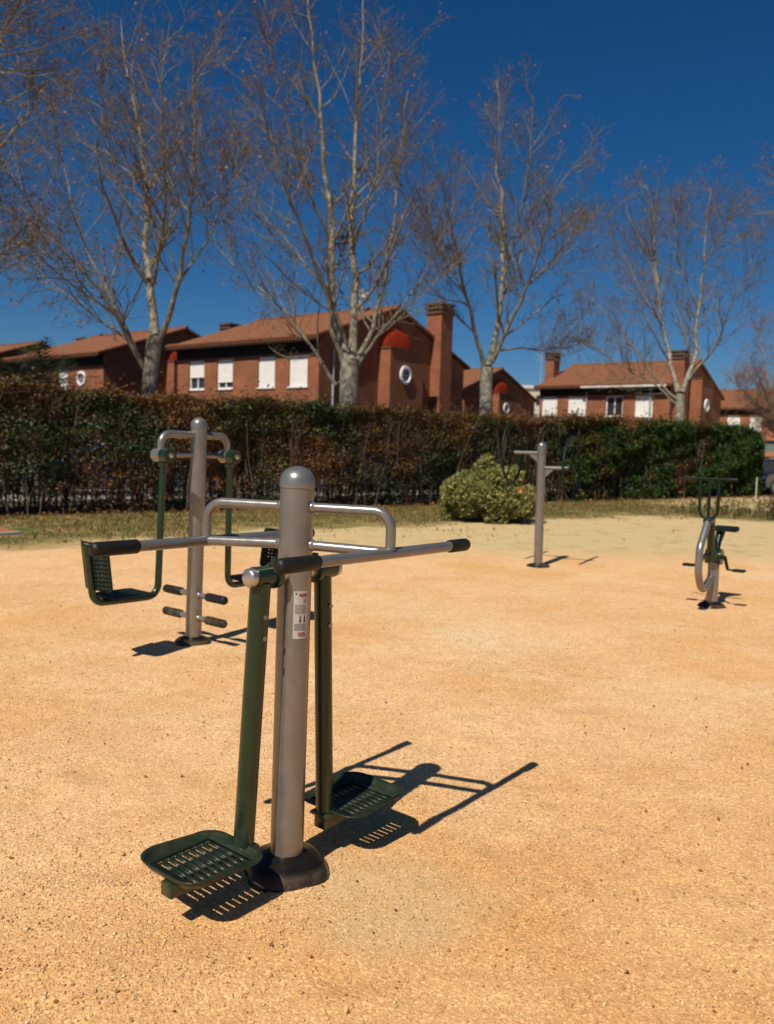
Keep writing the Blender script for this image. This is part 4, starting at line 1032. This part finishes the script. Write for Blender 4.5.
# palms behind the hedge at left
def palm(pos, n, hgt, ln, label):
    t = thing('palm', label, 'palm', pos, 0, 'palms behind the hedge')
    q = MB(); q.tube([(0, 0, -.05), (.02, 0, hgt * .5), (0, .02, hgt)], [.17, .15, .13], 10); q.build('trunk', 'stem', t)
    V = []
    for i in range(n):
        a = i * 2.399; el = rnd.uniform(-.1, 1.25); d = Vector((math.cos(a) * math.cos(el), math.sin(a) * math.cos(el), math.sin(el)))
        p = Vector((0, 0, hgt)); side = Vector((-math.sin(a), math.cos(a), 0)); l = ln * rnd.uniform(.75, 1.1)
        for s in range(15):
            d2 = (d + Vector((0, 0, -.07 * s * .55))).normalized(); p2 = p + d2 * (l / 15)
            if s > 1:
                for sg in (-1, 1):
                    wl = .30 * math.sin(math.pi * (s + 1) / 17) * ln
                    tip = p2 + side * sg * wl * .8 + d2 * wl * .55 + Vector((0, 0, -.05))
                    V += [p, p + d2 * .03, tip, p - d2 * .012]
            V += [p + side * .012, p2 + side * .01, p2 - side * .01, p - side * .012]
            p = p2
    V = np.array([tuple(v) for v in V]); o = np_mesh('fronds', V, np.arange(len(V)).reshape(-1, 4), 'palm', t)
palm((-8.15, 19.6, 0), 46, 2.55, 1.3, 'taller feathery palm poking above the hedge at the left')
palm((-9.0, 19.9, 0), 40, 2.35, 1.15, 'shorter palm half hidden at the left edge above the hedge')

# ------------------------------------------------------------------ verge: grass, weeds, fallen leaves
def along(x, y): return -.61 * x + .79 * y
n = 330000
gx_ = rng.uniform(-14, 16, n); gy_ = rng.uniform(10.5, 33, n)
al = along(gx_, gy_); wob = 1.2 * sines(gx_ * .6, gy_ * .6, 1) + .5 * sines(gx_ + 3, gy_, 2.3)
cut = np.clip((10.0 - gx_ + wob) / 3, 0.06, 1)
pr = np.clip((al + wob - 12.2) / 1.2, 0, 1) * cut * (al < 16.5)
rr = ((gx_ - 9.8) / 3.0) ** 2 + ((gy_ - 21.5) / 2.0) ** 2
pr = np.maximum(pr, .55 * (rr + .3 * wob < .9))
# a few tufts stray onto the pale earth
pr = np.maximum(pr, .16 * (al + wob > 10.2) * (sines(gx_ * 2, gy_ * 2, 1.4) > .45) * (al < 16.5))
inpath = (gx_ < -5.5) & (gy_ > 10.7 + (gx_ + 11) * .29) & (gy_ < 12.1 + (gx_ + 12) * .24 + .1)
k = (rng.random(n) < pr * .62) & ~inpath & (np.abs(gx_ / gy_) < .55)
gx_, gy_ = gx_[k], gy_[k]; n = len(gx_)
hgt = rng.uniform(.025, .085, n); wd = rng.uniform(.006, .013, n); a = rng.random(n) * 6.28
B = np.stack([gx_, gy_, np.zeros(n)], -1); s = np.stack([np.cos(a), np.sin(a), np.zeros(n)], -1) * wd[:, None]
tip = B + np.stack([rng.normal(0, .6, n), rng.normal(0, .6, n), np.ones(n)], -1) * hgt[:, None]
stuff(np_mesh('grass', np.stack([B - s, B + s, tip], 1).reshape(-1, 3), np.arange(n * 3).reshape(-1, 3), 'grass'))
n = 2600; t_ = rng.uniform(-8, 29, n); nn = -np.abs(rng.exponential(.9, n)) + .5
C = np.array(H0) + t_[:, None] * np.array(HD) + nn[:, None] * np.array(HN); C[:, 2] = rng.uniform(.012, .05, n)
n2 = 170; y2 = 2.0 * 4.5 ** rng.random(n2); C2 = np.stack([(rng.random(n2) * 2 - 1) * y2 * .5, y2, np.zeros(n2)], -1); C2[:, 2] = relief(C2[:, 0], C2[:, 1]) + .006
C = np.concatenate([C, C2]); lsz = np.concatenate([rng.uniform(.05, .10, n), rng.uniform(.010, .024, n2)])
stuff(leaf_mesh('fallen_leaves', C, lsz, 'dryleaf', None, .65, np.array([0, 0, 1.]), .1, 1.5))
# weeds on the patch by the path
n = 420; P = np.empty((n, 4, 3)); a = rng.random(n) * 6.28; r_ = np.sqrt(rng.random(n))
P[:, 0] = np.stack([9.9 + 2.6 * r_ * np.cos(a), 21.4 + 1.7 * r_ * np.sin(a), np.full(n, -.01)], -1); d = rng.normal(size=(n, 3)) * .3; d[:, 2] = 1
hh = rng.uniform(.10, .42, n)[:, None]
for s in range(1, 4): P[:, s] = P[:, s - 1] + d * hh / 3; d = d + rng.normal(size=(n, 3)) * .25
V1, F1 = tubes_np(P, np.full((n, 4), .0055), 4)
C = P[:, 1:].reshape(-1, 3); C = C[rng.random(len(C)) < .7]; m = len(C); A_ = rng.normal(size=(m, 3)) * .03; B_ = rng.normal(size=(m, 3)) * .02
V2 = np.stack([C - A_, C + B_, C + A_, C - B_], 1).reshape(-1, 3); F2 = np.arange(m * 4).reshape(m, 4)
V, F = join([(V1, F1), (V2, F2)]); stuff(np_mesh('weeds', V, F, 'weed'))
# little rust-brown shrub at the right edge
t = thing('dry_shrub', 'small rust brown dried shrub on the weedy patch at the right edge', 'shrub', (9.55, 20.0, 0))
n = 60; P = np.empty((n, 5, 3)); P[:, 0] = rng.normal(size=(n, 3)) * [.08, .08, 0]; d = rng.normal(size=(n, 3)) * .45; d[:, 2] = 1
for s in range(1, 5): P[:, s] = P[:, s - 1] + d * .125; d = d + rng.normal(size=(n, 3)) * .2
V, F = tubes_np(P, np.full((n, 5), .005), 4); np_mesh('stems', V, F, 'stem', t)
C = P[:, 1:].reshape(-1, 3); C = np.repeat(C, 5, 0) + rng.normal(size=(len(C) * 5, 3)) * .05; C = C[C[:, 2] > .02]
leaf_mesh('foliage', C, .06, 'brownleaf', t)
t = thing('stake', 'thin pale stake beside the right end of the hedge', 'post', hp(25.9, -.6))
MB().tube([(0, 0, -.1), (0, 0, .72)], .022, 8).build('pole', 'blocks', t)
MB().lathe([(.026, .715), (.03, .73), (.02, .75), (.005, .76)], 10).build('cap', 'blocks', t)
